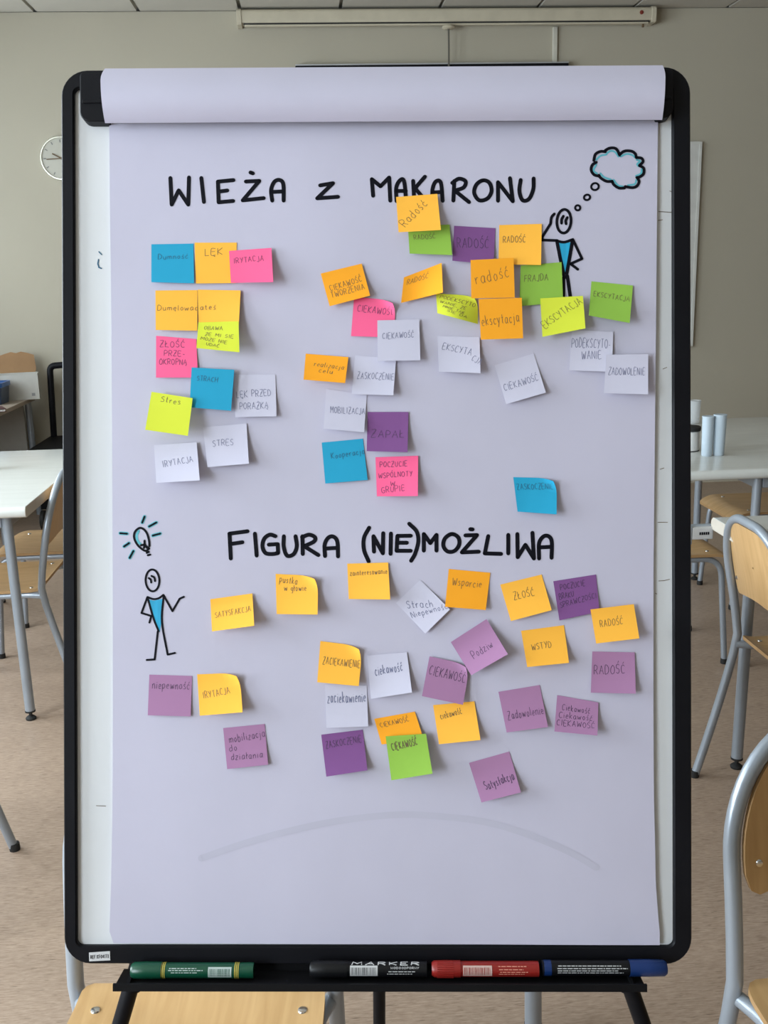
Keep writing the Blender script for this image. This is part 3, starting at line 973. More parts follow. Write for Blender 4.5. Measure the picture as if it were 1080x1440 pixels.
def build_notes():
    n = note
    # upper left cluster
    n('blue', [(212.7, 343.3), (272, 342.3), (272.7, 398.3), (212.7, 396.7)], 'blue sticky note at the left end of the top row, left of LĘK', [('Dumność', .16, .40, .86, .38, .13)], lift=.004)
    n('yellow', [(273.5, 341), (333, 341), (331, 398), (275.5, 398.5)], 'yellow sticky note reading LĘK between a blue and a pink one', [('LĘK', .24, .32, .66, .30, .16)], lift=.0025)
    n('pink', [(322, 352.7), (381.7, 348.7), (384.3, 396.7), (324.7, 397.7)], 'pink sticky note reading IRYTACJA overlapping the yellow LĘK note', [('IRYTACJA', .10, .40, .80, .36, .16)], base=.003, lift=.010, side=.004)
    n('yellow', [(218.4, 408.4), (277.6, 407.8), (277.3, 465), (219, 464)], 'yellow sticky note above pink ZŁOŚĆ, left of another yellow one', [('Dumęlowac', .05, .50, 1.0, .50, .13)], lift=.006)
    n('yellow', [(278.0, 407.1), (338.4, 408.4), (335.5, 462), (279.3, 463)], 'yellow sticky note whose lower half is under a lime note', [('ateś', .05, .52, .42, .50, .13)], base=.001, lift=.003, side=.005)
    n('lime', [(279, 453.3), (335.5, 451.5), (336.7, 495.5), (276.2, 489.5)], 'small lime sticky note reading OBAWA below two yellow notes', [('OBAWA', .15, .28, .60, .30, .13), ('ŻE MI SIĘ', .18, .50, .86, .56, .11), ('MOŻE NIE', .08, .66, .70, .76, .11), ('UDAĆ', .22, .86, .52, .90, .10)], base=.008, lift=.010, side=.004)
    n('pink', [(219.5, 472.2), (276, 476.7), (278.5, 531), (219.5, 531)], 'pink sticky note reading ZŁOŚĆ PRZEOKROPNA above the blue STRACH note', [('ZŁOŚĆ', .10, .26, .70, .24, .15), ('PRZE-', .20, .47, .70, .47, .13), ('OKROPNĄ', .08, .68, .74, .68, .14)], lift=.003)
    n('blue', [(269.5, 516.7), (329.5, 520), (325, 577.7), (266.7, 573)], 'blue sticky note reading STRACH beside a white one', [('STRACH', .14, .32, .62, .33, .12)], base=.0062, lift=.003)
    n('lime', [(213.3, 551), (271, 560), (264.4, 613), (204.4, 604.4)], 'lime sticky note reading Stres at lower left of the blue STRACH note', [('Stres', .25, .22, .72, .22, .15)], base=.011, lift=.010, side=.003)
    n('white', [(328, 527), (387.3, 527), (389, 585.5), (331, 586.7)], 'white sticky note reading LĘK PRZED PORAŻKĄ beside the blue STRACH note', [('LĘK PRZED', .06, .54, .88, .50, .15), ('PORAŻKĄ', .12, .82, .80, .80, .15)], lift=.004)
    n('white', [(285.5, 601), (346.7, 595.5), (350, 652), (292, 657)], 'white sticky note reading STRES above right of white IRYTACJA', [('STRES', .18, .50, .66, .50, .15)], lift=.007, side=.003)
    n('white', [(216.7, 626), (276.7, 622), (281, 675.5), (220, 679)], 'white sticky note reading IRYTACJA at the bottom of the left cluster', [('IRYTACJA', .18, .60, .88, .50, .16)], lift=.010, side=.005, base=.002)
    # upper middle cluster
    n('pink', [(498, 418), (557.5, 423), (553, 475), (493.7, 473)], 'pink sticky note reading CIEKAWOŚĆ tucked under an orange one', [('CIEKAWOŚĆ', .10, .36, .96, .40, .17)], lift=.002, curl=.009)
    n('orange', [(451, 385), (508.7, 371), (520.5, 416), (463.7, 431)], 'tilted orange sticky note reading CIEKAWOŚĆ TWORZENIA', [('CIEKAWOŚĆ', .12, .58, .90, .52, .17), ('TWORZENIA', .10, .78, .92, .76, .17)], base=.002, lift=.006)
    n('white', [(530.7, 451), (589.5, 449.5), (591, 507), (531, 508)], 'white sticky note reading CIEKAWOŚĆ overlapping the pink CIEKAWOŚĆ note', [('CIEKAWOŚĆ', .12, .46, .86, .44, .14)], base=.0032, lift=.005)
    n('orange', [(430, 497.5), (490, 502.5), (485.5, 539), (427, 534)], 'short yellow-orange sticky note reading realizacja celu', [('realizacja', .22, .44, .92, .50, .18), ('celu', .34, .66, .66, .70, .17)], lift=.011, side=.004, base=.001)
    n('white', [(499.5, 500), (557, 505), (553, 556), (494.5, 554.5)], 'white sticky note reading ZASKOCZENIE beside the short orange note', [('ZASKOCZENIE', .10, .60, .98, .58, .17)], lift=.006, side=.003)
    n('white', [(458.7, 547), (516, 556), (512, 608), (455, 603)], 'white sticky note reading MOBILIZACJA left of the purple ZAPAŁ note', [('MOBILIZACJA', .14, .58, .98, .52, .16)], lift=.007)
    n('purple', [(517, 579.5), (574.5, 579.5), (573, 636), (515.7, 634.5)], 'purple sticky note reading ZAPAŁ', [('ZAPAŁ', .10, .64, .90, .64, .18)], lift=.006, base=.0008, side=.002)
    n('blue', [(452.5, 622.5), (510.5, 617), (517, 675), (457.5, 680)], 'blue sticky note below MOBILIZACJA, left of a pink note', [('Kooperacja', .20, .42, 1.0, .36, .14)], lift=.002)
    n('pink', [(528, 643), (588, 641), (587.5, 697.5), (530, 698)], 'pink sticky note reading POCZUCIE WSPÓLNOTY W GRUPIE', [('POCZUCIE', .10, .26, .74, .25, .13), ('WSPÓLNOTY', .06, .54, .86, .50, .13), ('W', .34, .74, .44, .74, .11), ('GRUPIE', .12, .92, .68, .86, .14)], lift=.006, side=.004)
    # upper right cluster
    n('green', [(573.5, 318), (632, 316), (635.7, 359), (576, 357)], 'green sticky note reading RADOŚĆ half covered by a yellow one', [('RADOŚĆ', .13, .50, .64, .46, .16)], lift=.005, side=.003)
    n('yellow', [(557, 277.3), (615, 272.7), (620, 323.7), (560.4, 327)], 'yellow sticky note reading Radość covering letters of the upper heading', [('Radość', .16, .86, .74, .28, .22)], base=.003, lift=.009, side=.003)
    n('purple', [(638.5, 317.7), (696.6, 321), (694, 372), (636, 367)], 'purple sticky note reading RADOŚĆ between green and yellow notes', [('RADOŚĆ', .10, .62, .86, .56, .26)], lift=.004)
    n('yellow', [(702, 316.7), (761.7, 315), (760.6, 373), (700.8, 372)], 'yellow sticky note reading RADOŚĆ beside the thinking figure\'s elbow', [('RADOŚĆ', .10, .46, .62, .44, .16)], lift=.003, side=.003)
    n('orange', [(568, 390.5), (621, 370), (622.7, 411.7), (564, 426.5)], 'narrow bent orange sticky note reading RADOŚĆ', [('RADOŚĆ', .10, .34, .64, .36, .18)], base=.001, lift=.007, side=.009, fold=-.004)
    n('orange', [(661.7, 366), (722.2, 363), (723.7, 418.8), (662.6, 420)], 'orange sticky note reading radość above orange ekscytacja', [('radość', .12, .64, .88, .48, .30)], base=.0085, lift=.002)
    n('green', [(732, 373.6), (789.4, 369), (791.6, 425.5), (730, 431)], 'green sticky note reading FRAJDA at the stick figure\'s legs', [('FRAJDA', .10, .42, .66, .42, .16)], base=.002, lift=.003)
    n('lime', [(613, 413), (671.8, 416.4), (671.8, 456), (615, 440.8)], 'small curved lime sticky note with four lines of writing', [('PODEKSCYTO', .08, .22, .92, .42, .15), ('WANIE, ŻE', .08, .44, .70, .58, .12), ('MNIE TAK', .14, .64, .66, .76, .11), ('SIE DA', .24, .80, .72, .90, .10)], lift=.004, fold=.007, curl=.004)
    n('orange', [(673, 421), (733.5, 419), (735.4, 476), (676, 478)], 'orange sticky note reading ekscytacja', [('ekscytacja', .05, .66, .92, .58, .24)], base=.0125, lift=.005)
    n('lime', [(759.5, 420), (819.4, 416.4), (823, 462), (762.5, 474)], 'lime sticky note reading EKSCYTACJA upwards', [('EKSCYTACJA', .08, .80, .98, .22, .20)], base=.0075, lift=.005, side=.002)
    n('green', [(831.3, 396), (889.6, 402), (885, 454.6), (827.6, 444)], 'green sticky note reading EKSCYTACJA near the right paper edge', [('EKSCYTACJA', .08, .42, .94, .44, .14)], lift=.010, side=.004)
    n('white', [(615, 473), (674.2, 474.4), (675.5, 525), (617, 523)], 'white sticky note reading EKSCYTACJA below orange ekscytacja', [('EKSCYTA', .10, .36, .78, .52, .18), ('CJA', .78, .66, 1.0, .76, .16)], lift=.007, side=.004)
    n('white', [(695.3, 514), (750.3, 497.3), (767.4, 552.3), (711.5, 568.5)], 'tilted white sticky note reading CIEKAWOŚĆ', [('CIEKAWOŚĆ', .06, .68, .92, .66, .16)], lift=.006)
    n('white', [(804, 463.7), (862, 467), (860, 523), (800, 521)], 'white sticky note reading PODEKSCYTOWANIE beneath a lime corner', [('PODEKSCYTO-', .02, .44, .94, .42, .22), ('WANIE', .28, .72, .74, .68, .20)], lift=.003, side=.003)
    n('white', [(852, 499), (911, 498.3), (911, 554.8), (849, 553)], 'white sticky note reading ZADOWOLENIE at the right paper edge', [('ZADOWOLENIE', .08, .52, .92, .52, .18)], base=.006, lift=.004, side=.002)
    n('blue', [(721.6, 671), (783, 672.5), (782.7, 723.4), (727.7, 719.5)], 'blue sticky note reading ZASKOCZENIE on its own at right', [('ZASKOCZENIE', .06, .36, .92, .30, .16)], lift=.006, side=.005, curl=.006)
    # lower half
    n('yellow', [(295.8, 842.6), (354.8, 834.5), (357.4, 880), (298, 888)], 'yellow sticky note reading SATYSFAKCJA right of the lower stick figure', [('SATYSFAKCJA', .10, .60, .94, .54, .17)], lift=.014, side=.006)
    n('yellow', [(387.5, 807), (447.5, 810), (446.5, 864.3), (389, 863.6)], 'yellow sticky note reading pustka w głowie', [('pustka', .09, .20, .50, .24, .17), ('w głowie', .20, .42, .72, .40, .16)], lift=.009, side=.005, curl=.007)
    n('yellow', [(488.3, 792.6), (545.8, 791), (548.7, 843), (490.4, 842.4)], 'yellow sticky note reading zainteresowanie under the opening bracket', [('zainteresowanie', .06, .34, .96, .30, .15)], lift=.006, side=.004)
    n('white', [(557, 848), (591, 815.4), (632.6, 857), (598, 891)], 'white sticky note turned on its corner', [('Strach', .134, .275, .70, .68, .19), ('Niepewność', .045, .516, .97, .95, .15)], lift=.004)
    n('orange', [(631, 800), (689.5, 805.3), (683, 857.8), (625.8, 853.3)], 'amber sticky note reading Wsparcie', [('Wsparcie', .12, .42, .82, .42, .20)], lift=.007)
    n('yellow', [(703.3, 822), (761.6, 807.8), (775.7, 858), (718.3, 873.3)], 'tilted yellow sticky note reading ZŁOŚĆ', [('ZŁOŚĆ', .22, .48, .70, .50, .19)], lift=.006)
    n('purple', [(778, 817.3), (838.2, 807.8), (843, 860), (786.6, 872.4)], 'dark purple sticky note above a yellow RADOŚĆ, right of ZŁOŚĆ', [('POCZUCIE', .14, .26, .72, .24, .14), ('BRAKU', .08, .48, .42, .47, .14), ('SPRAWCZOŚCI', .08, .70, .96, .62, .14)], lift=.003)
    n('yellow', [(830.2, 857), (891.3, 849.5), (899, 897.7), (838.2, 904.9)], 'yellow sticky note reading RADOŚĆ, rightmost in the lower half', [('RADOŚĆ', .16, .54, .68, .54, .19)], base=.0065, lift=.007)
    n('lilac', [(633.9, 902.9), (684.1, 870.4), (714, 919.8), (662.6, 949.4)], 'pale lilac tilted sticky note reading Podziw', [('Podziw', .26, .68, .80, .66, .20)], base=.004, lift=.010, side=.002)
    n('yellow', [(732.6, 887), (792.9, 879), (800, 932), (741.2, 937.9)], 'yellow sticky note reading WSTYD', [('WSTYD', .18, .56, .64, .54, .17)], lift=.009)
    n('lilac', [(832.7, 916), (892.3, 917.3), (893.8, 975.3), (830.5, 973.8)], 'lilac sticky note reading RADOŚĆ at the right of the lower half', [('RADOŚĆ', .06, .56, .76, .52, .22)], lift=.005, side=.003)
    n('lilac', [(604, 922.9), (661, 935), (651, 991), (593.3, 978.9)], 'lilac sticky note reading CIEKAWOŚĆ overlapped by Podziw', [('CIEKAWOŚĆ', .06, .44, .94, .46, .22)], base=.003, lift=.006, curl=.004)
    n('lilac', [(209.6, 948.9), (270, 950.7), (267.8, 1007.8), (207.3, 1006.2)], 'lilac sticky note reading niepewność below the lower stick figure', [('niepewność', .08, .34, .94, .34, .20)], lift=.002)
    n('yellow', [(277, 948.4), (337, 946), (341, 1001.8), (280.7, 1006.7)], 'yellow sticky note reading IRYTACJA beside lilac niepewność', [('IRYTACJA', .12, .60, .74, .50, .16)], lift=.009, side=.005, curl=.007)
    n('lilac', [(313.6, 1024), (372.2, 1018.2), (377, 1075.5), (319.3, 1081.8)], 'lilac sticky note reading mobilizacja do działania', [('mobilizacja', .12, .38, .98, .30, .18), ('do', .10, .58, .28, .56, .15), ('działania', .12, .80, .88, .80, .16)], lift=.003)
    n('white', [(457, 963), (515.6, 964), (517.8, 1021.6), (458.9, 1024)], 'white sticky note reading zaciekawienie below a yellow note', [('zaciekawienie', .05, .42, .96, .40, .24)], lift=.004, pw=1.0)
    n('yellow', [(450.4, 901.6), (510, 909), (504.4, 965), (446, 959.6)], 'yellow sticky note reading ZACIEKAWIENIE left of white ciekawość', [('ZACIEKAWIENIE', .10, .54, .98, .54, .17)], lift=.006, side=.002, curl=.006, base=.001)
    n('white', [(516, 922), (572.2, 917.3), (579.3, 973.8), (521.6, 982.9)], 'white sticky note reading ciekawość between yellow and lilac notes', [('ciekawość', .16, .48, .84, .44, .22)], lift=.005, side=.003, pw=1.0)
    n('orange', [(526.2, 1011), (583.3, 1000.7), (596, 1040), (536.7, 1047)], 'orange sticky note half hidden by green CIEKAWOŚĆ', [('CIEKAWOŚĆ', .10, .36, .80, .30, .17)], lift=.003, side=.002)
    n('green', [(542.2, 1035.6), (599, 1031.8), (608.2, 1087.8), (550.4, 1097.3)], 'green sticky note reading CIEKAWOŚĆ in the lower half', [('CIEKAWOŚĆ', .12, .34, .76, .26, .17)], base=.0085, lift=.008, side=.003, pw=1.0)
    n('yellow', [(609, 991.5), (667, 986), (675.6, 1040.4), (617.3, 1046.5)], 'yellow sticky note below lilac CIEKAWOŚĆ', [('ciekawość', .14, .38, .66, .28, .17)], lift=.007, side=.002)
    n('purple', [(451.6, 1033.3), (510, 1026.2), (516.7, 1083.3), (458.9, 1092.2)], 'dark purple sticky note below white zaciekawienie', [('ZASKOCZENIE', .08, .34, .94, .30, .16)], lift=.007)
    n('lilac', [(700.7, 972.6), (758.7, 963), (770.3, 1022), (712.3, 1029.7)], 'lilac sticky note reading Zadowolenie', [('Zadowolenie', .10, .70, .96, .68, .20)], lift=.006)
    n('lilac', [(783.2, 977.2), (841.2, 987.5), (839.7, 1034), (779.2, 1028.2)], 'lilac sticky note repeating Ciekawość three times', [('Ciekawość', .14, .38, .80, .38, .17), ('Ciekawość', .08, .60, .86, .58, .17), ('CIEKAWOŚĆ', .04, .82, .92, .80, .16)], lift=.010, side=.003)
    n('lilac', [(659.4, 1072.5), (716, 1056.3), (732.2, 1113.7), (676.9, 1128)], 'lilac sticky note reading Satysfakcja, lowest on the sheet', [('Satysfakcja', .20, .74, .94, .66, .20)], lift=.007, pw=1.0)
build_notes()

# ------------------------------------------------------------------ markers in the tray
def cyl(x, a, r):
    """point on a marker's skin: a = 0 faces the viewer, growing upwards"""
    return Vector((x, -r * math.cos(a), r * math.sin(a)))

def patch(mb, x0, x1, a0, a1, r, n=5):
    mb.quadgrid([[cyl(x, a0 + (a1 - a0) * k / n, r) for k in range(n + 1)] for x in (x1, x0)])

def marker(px0, px1, py, label, cols, cap_frac, cap_left, ridge=False, bands=None, barcode=None, print_=None, r=0.0086, words=None):
    d = 0.019
    a, b = bp(px0, py, d), bp(px1, py, d)
    L = b.x - a.x
    ctr = (a + b) / 2
    mw = BM @ Matrix.Translation(ctr)
    root = tag(empty('marker_pen', mw), label, 'marker', 'marker pens lying in the flipchart tray')
    bodyc, capc, plugc = cols
    x0, x1 = -L / 2, L / 2
    cw = L * cap_frac
    cx0, cx1 = (x0, x0 + cw) if cap_left else (x1 - cw, x1)
    bx0, bx1 = (cx1, x1) if cap_left else (x0, cx0)
    s = -1 if cap_left else 1
    MB().lathe([(r * .97, bx0), (r * .97, bx1)], 28, axis='X').build('barrel', bodyc, root, smooth=True)
    e = cx0 if cap_left else cx1
    i = cx1 if cap_left else cx0
    pr = [(r * 1.05, i), (r * 1.07, i + s * cw * .5), (r * 1.02, e - s * .003), (r * .80, e)]
    if not cap_left:
        pr = pr
    cp = MB().lathe(pr, 28, axis='X').build('cap', capc, root, smooth=True)
    if ridge:
        rb = MB()
        for k in range(12):
            an = R(-80 + 160 * k / 11)
            p0, p1 = cyl(i + s * cw * .25, an, r * 1.05), cyl(e - s * .006, an, r * 1.03)
            rb.tube([p0, p1], 0.0006, 5)
        rb.build('grip_rib', capc, cp)
    # end plug
    e2 = bx1 if cap_left else bx0
    MB().lathe([(r * .98, e2 + s * 0.010), (r * .98, e2 + s * 0.002), (r * .7, e2)], 28, axis='X').build('end_plug', plugc, root, smooth=True)
    if bands:
        gold = mat('gold_print', (0.45, 0.36, 0.06, 1), 0.4)
        for f in bands:
            for k in range(3):
                xx = x0 + L * f + (k - 1) * 0.0019
                MB().lathe([(r * 1.006, xx - .0005), (r * 1.006, xx + .0005)], 28, axis='X').build('gold_band', gold, root, smooth=True)
    if barcode:
        f0, f1, bg, col = barcode
        pb = MB()
        patch(pb, x0 + L * f0, x0 + L * f1, R(-32), R(48), r * 1.004, 6)
        lb = pb.build('barcode_label', bg, root, smooth=True)
        rnd = random.Random(px0)
        bars = MB()
        x = x0 + L * f0 + .0012
        while x < x0 + L * f1 - .0016:
            wd = rnd.choice((.0004, .0006, .0009))
            patch(bars, x, x + wd, R(-24), R(34), r * 1.009, 4)
            x += wd + rnd.choice((.0005, .0007, .001))
        bars.build('barcode', col, lb)
    if print_:
        f0, f1, angs, col = print_
        rnd = random.Random(px1)
        tx = MB()
        for k, an in enumerate(angs):
            x = x0 + L * f0 + rnd.uniform(0, .006)
            end = x0 + L * f1 - rnd.uniform(0, .012)
            while x < end:
                wd = rnd.uniform(.0015, .006)
                patch(tx, x, min(x + wd, end), R(an), R(an + 6), r * 1.004, 2)
                x += wd + .0009
        tx.build('fine_print', col, root)
    if words:
        tx = MB()
        rnd = random.Random(1)
        for (text, f0, f1, an, h, wd) in words:
            sf = lambda q, t: cyl(q, t / r, r * 1.008)
            write(tx, text, (x0 + L * f0, R(an) * r), (x0 + L * f1, R(an) * r), h, wd, sf, rnd, curl=False, jitter=0, up=1)
        tx.build('lettering', mat('white_print', (0.5, 0.5, 0.5, 1), 0.5), root)
    return root

def build_markers():
    G = mat('green_marker_plastic', (0.003, 0.055, 0.028, 1), 0.3)
    K = mat('black_marker_plastic', (0.005, 0.005, 0.006, 1), 0.4, spec=0.25)
    RD = mat('red_marker_plastic', (0.23, 0.012, 0.009, 1), 0.35)
    BL = mat('blue_marker_plastic', (0.005, 0.025, 0.115, 1), 0.35)
    PL = mat('pale_print', (0.38, 0.45, 0.42, 1), 0.5)
    WH = mat('white_print', (0.5, 0.5, 0.5, 1), 0.5)
    PK = mat('pinkish_label', (0.52, 0.36, 0.32, 1), 0.5)
    RP = mat('red_print', (0.62, 0.25, 0.18, 1), 0.5)
    marker(185, 357, 1364.5, 'green marker pen in the tray with gold bands and barcode', (G, G, G), 0.25, True, bands=(0.265, 0.865), barcode=(0.635, 0.825, PL, G), print_=(0.31, 0.62, (34, 20, 4), PL))
    marker(436, 600, 1362.5, 'black marker pen in the tray with white barcode', (K, K, K), 0.32, True, barcode=(0.345, 0.58, WH, K), print_=(0.63, 0.93, (2, -16), WH),
           words=[('MARKER', 0.36, 0.93, 52, 0.0042, 0.0011), ('WODOODPORNY', 0.69, 0.93, 24, 0.0021, 0.0004)])
    marker(607, 757, 1362.5, 'red marker pen in the tray with ribbed cap', (RD, RD, RD), 0.27, True, ridge=True, barcode=(0.29, 0.56, PK, RD), print_=(0.60, 0.90, (38, 16, -2, -18), RP))
    marker(762, 937, 1361, 'dark marker pen with blue cap at the right end of the tray', (K, BL, BL), 0.30, False, print_=(0.10, 0.68, (34, 16, 0, -16), WH))
build_markers()

# ------------------------------------------------------------------ school chairs
CW, SEAT_Z = 0.193, 0.43
def back_y(z):
    """how far the back tube leans behind the seat joint at height z"""
    if z < SEAT_Z:
        return 0.105 * ((SEAT_Z - z) / SEAT_Z) ** 1.15
    return 0.078 * ((z - SEAT_Z) / 0.38) ** 1.25

def make_chair():
    root = empty('school_chair', place(0, 0))
    # one bent tube: rear foot - seat joint - back hoop - seat joint - rear foot
    left = []
    for k in range(11):
        z = 0.010 + (0.62 - 0.010) * k / 10
        left.append((-CW, z))
    arc = []
    for k in range(1, 15):
        a = math.pi - math.pi / 2 * k / 14
        arc.append((-0.035 + 0.158 * math.cos(a), 0.62 + 0.19 * math.sin(a)))
    half = left + arc
    path = [(x, back_y(z), z) for x, z in half] + [(-x, back_y(z), z) for x, z in reversed(half)]
    MB().tube(path, 0.0122, 14).build('back_hoop', M_STEEL, root, smooth=True)
    # side rails under the seat that turn down into the front legs
    for s in (-1, 1):
        pts = fillet([(s * CW * .97, 0.004, SEAT_Z - 0.022), (s * 0.168, -0.05, SEAT_Z - 0.022), (s * 0.168, -0.325, SEAT_Z - 0.022), (s * 0.178, -0.355, 0.010)], [0.03, 0.07], 8)
        MB().tube(pts, 0.0112, 14).build('front_leg', M_STEEL, root, smooth=True)
    MB().tube([(-0.165, -0.07, SEAT_Z - 0.024), (0.165, -0.07, SEAT_Z - 0.024)], 0.009, 10).build('cross_tube', M_STEEL, root, smooth=True)
    MB().tube([(-0.165, -0.27, SEAT_Z - 0.024), (0.165, -0.27, SEAT_Z - 0.024)], 0.009, 10).build('cross_tube', M_STEEL, root, smooth=True)
    for (x, y) in ((-CW, back_y(0.0)), (CW, back_y(0.0)), (-.178, -.355), (.178, -.355)):
        MB().lathe([(0.0135, 0.0), (0.0140, 0.006), (0.0132, 0.020)], 14, (x, y, 0)).build('foot_cap', M_RUBBER, root, smooth=True)
    # seat: moulded plywood, waterfall front edge
    def hw(t):
        w = 0.1800 + 0.009 * t
        rr = 0.017
        L = 0.365
        for dd in (t * L, (1 - t) * L):
            if dd < rr:
                w -= rr - math.sqrt(max(0, rr * rr - (rr - dd) ** 2))
        return w
    def seat_pt(s, t, top):
        y = -0.003 - 0.372 * t
        x = s * hw(t)
        z = SEAT_Z - 0.012 * math.sin(math.pi * min(1, t * 1.15)) * (1 - s * s) - 0.030 * max(0, (t - 0.8) / 0.2) ** 2
        z += 0.010 * max(0, (0.12 - t) / 0.12) ** 2
        return (x, y, z - (0 if top else 0.010))
    ts = [0, .01, .03, .06, .1, .14, .25, .4, .55, .7, .8, .86, .91, .95, .98, .993, 1]
    ss = [-1 + 2 * j / 10 for j in range(11)]
    top = [[seat_pt(s, t, True) for s in ss] for t in ts]
    bot = [[seat_pt(s, t, False) for s in reversed(ss)] for t in ts]
    b = MB().quadgrid([list(reversed(r)) for r in top]).quadgrid([list(reversed(r)) for r in bot])
    rim = [r[0] for r in top] + top[-1][1:] + [r[-1] for r in reversed(top[:-1])] + list(reversed(top[0][1:-1])) + [top[0][0]]
    b2 = MB().quadgrid([rim, [(x, y, z - 0.010) for x, y, z in rim]])
    st = b.build('seat', M_PLY, root, smooth=True)
    b2.build('seat_edge', M_PLYE, st)
    for (x, y) in ((-.150, -.045), (.150, -.045), (-.135, -.285), (.135, -.285)):
        MB().lathe([(0.0075, 0), (0.0065, 0.0022), (0.003, 0.0032)], 12, (x, y, SEAT_Z - 0.0022)).build('screw', M_CHROME, st, smooth=True)
    # backrest: plywood panel filling the upper part of the hoop
    out = []
    for k in range(15):
        a = math.pi - math.pi / 2 * k / 14
        out.append((-0.035 + 0.146 * math.cos(a), 0.622 + 0.176 * math.sin(a)))
    up = out + [(-x, z) for x, z in reversed(out[:-1])]
    low = [(0.180, 0.600), (0.172, 0.578), (0.158, 0.570), (0.10, 0.582), (0.05, 0.590), (0, 0.593), (-0.05, 0.590), (-0.10, 0.582), (-0.158, 0.570), (-0.172, 0.578), (-0.180, 0.600)]
    ol = list(reversed(up + low))
    n = len(ol)
    def bpnt(x, z, o):
        return (x, back_y(z) - 0.004 + o + 0.018 * (1 - (x / 0.18) ** 2) - 0.008, z)
    pb, pe = MB(), MB()
    c = (0, 0.69)
    for o, flip in ((-0.0045, False), (0.0045, True)):
        rings = []
        for f in (1.0, 0.75, 0.5, 0.25, 0.02):
            rings.append([bpnt(c[0] + (x - c[0]) * f, c[1] + (z - c[1]) * f, o) for x, z in ol + [ol[0]]])
        if flip:
            rings = [list(reversed(r)) for r in rings]
        pb.quadgrid(rings)
    pe.quadgrid([[bpnt(x, z, -0.0045) for x, z in ol + [ol[0]]], [bpnt(x, z, 0.0045) for x, z in ol + [ol[0]]]])
    bk = pb.build('backrest', M_PLY, root, smooth=True)
    pe.build('backrest_edge', M_PLYE, bk)
    for s in (-1, 1):
        for o, d in ((-0.0045, -1), (0.0045, 1)):
            p = bpnt(s * 0.158, 0.615, o)
            MB().lathe([(0.006, 0), (0.005, d * 0.002), (0.002, d * 0.003)], 12, p, axis='Y').build('screw', M_CHROME, bk, smooth=True)
    return root

CHAIRS = [
    (-0.189, 1.290, R(-6.2), 'wooden school chair directly behind the flipchart, only its seat and tubes showing below the tray'),
    (0.776, 1.215, R(2), 'wooden school chair at the lower right corner, nearest to the camera'),
    (1.185, 2.385, R(90), 'wooden school chair pushed side-on to the near right table'),
    (2.15, 4.16, R(-90), 'wooden school chair on the far side of the cup table, seat under the top'),
    (1.16, 3.575, R(90), 'wooden school chair half hidden by the flipchart under the cup table'),
    (-0.935, 3.525, R(-90), 'wooden school chair at the near side of the left white table'),
    (-0.905, 4.02, R(-90), 'wooden school chair behind the first chair at the left white table'),
    (-0.925, 2.226, R(-90), 'school chair at the lower left edge, only its rear leg showing'),
    (-1.66, 4.47, R(0), 'school chair beyond the left white table, only the curve of its hoop showing'),
]
proto = make_chair()
for i, (x, y, rz, lab) in enumerate(CHAIRS):
    ch = proto if i == 0 else copy_tree(proto)
    ch.matrix_world = place(x, y, 0, rz)
    tag(ch, lab, 'chair', 'wooden school chairs with grey tube frames')

# ------------------------------------------------------------------ tables
def make_table(x0, x1, y0, y1, label, inset=(0.085, 0.085), h=0.76, rail=False, legs=((-1, -1), (1, -1), (-1, 1), (1, 1))):
    cx, cy = (x0 + x1) / 2, (y0 + y1) / 2
    root = tag(empty('classroom_table', place(cx, cy)), label, 'table', 'white classroom tables')
    W, D, T = x1 - x0, y1 - y0, 0.036
    prof = []
    r = 0.0165
    for (yy, zz, a0) in ((D / 2 - r, h - r, 0), (-D / 2 + r, h - r, 90), (-D / 2 + r, h - T + r, 180), (D / 2 - r, h - T + r, 270)):
        for k in range(7):
            a = R(a0 + 15 * k)
            prof.append((yy + r * math.cos(a), zz + r * math.sin(a)))
    tp = MB().prism(prof, lambda p: (-W / 2, p[0], p[1]), lambda p: (W / 2, p[0], p[1])).build('table_top', M_TOP, root, smooth=True)
    for s in (-1, 1):
        MB().prism(prof, lambda p: (s * W / 2, p[0] * 0.9985, h - T / 2 + (p[1] - h + T / 2) * 0.93), lambda p: (s * (W / 2 + 0.0015), p[0] * 0.9985, h - T / 2 + (p[1] - h + T / 2) * 0.93)).build('edge_band', M_EDGE, tp)
    ix, iy = W / 2 - inset[0], D / 2 - inset[1]
    ap = []
    for s in (-1, 1):
        MB().box((0, s * iy, h - T - 0.024), (2 * ix - 0.03, 0.022, 0.044)).build('apron_rail', M_STEEL, root, bevel=0.003)
        MB().box((s * ix, 0, h - T - 0.024), (0.022, 2 * iy - 0.03, 0.044)).build('apron_rail', M_STEEL, root, bevel=0.003)
    for (sx, sy) in legs:
        lg = MB().tube([(sx * ix, sy * iy, h - T), (sx * ix, sy * iy, h - T - 0.03), (sx * (ix + 0.006), sy * (iy + 0.004), 0.030)], 0.0165, 16).build('leg', M_STEEL, root, smooth=True)
        MB().lathe([(0.0175, 0.028), (0.0175, 0.034)], 14, (sx * (ix + .006), sy * (iy + .004), 0)).build('leg_ring', M_RUBBER, lg, smooth=True)
        MB().lathe([(0.017, 0.0), (0.018, 0.006), (0.012, 0.012), (0.006, 0.014), (0.006, 0.03)], 14, (sx * (ix + .006), sy * (iy + .004), 0)).build('adjustable_foot', M_RUBBER, lg, smooth=True)
    return root

tl = make_table(-1.62, -0.912, 3.16, 4.31, 'white table at the left edge with grey legs')
tr_ = make_table(1.128, 1.83, 1.50, 2.665, 'white table at the right edge behind a chair hoop', inset=(0.10, 0.055))
tf = make_table(1.25, 2.13, 3.29, 4.49, 'white table at the right with cups standing on it', inset=(0.335, 0.075))
th = make_table(-0.24, 0.452, 1.548, 2.70, 'table standing behind the flipchart, one grey leg showing under the tray', inset=(0.075, 0.075))

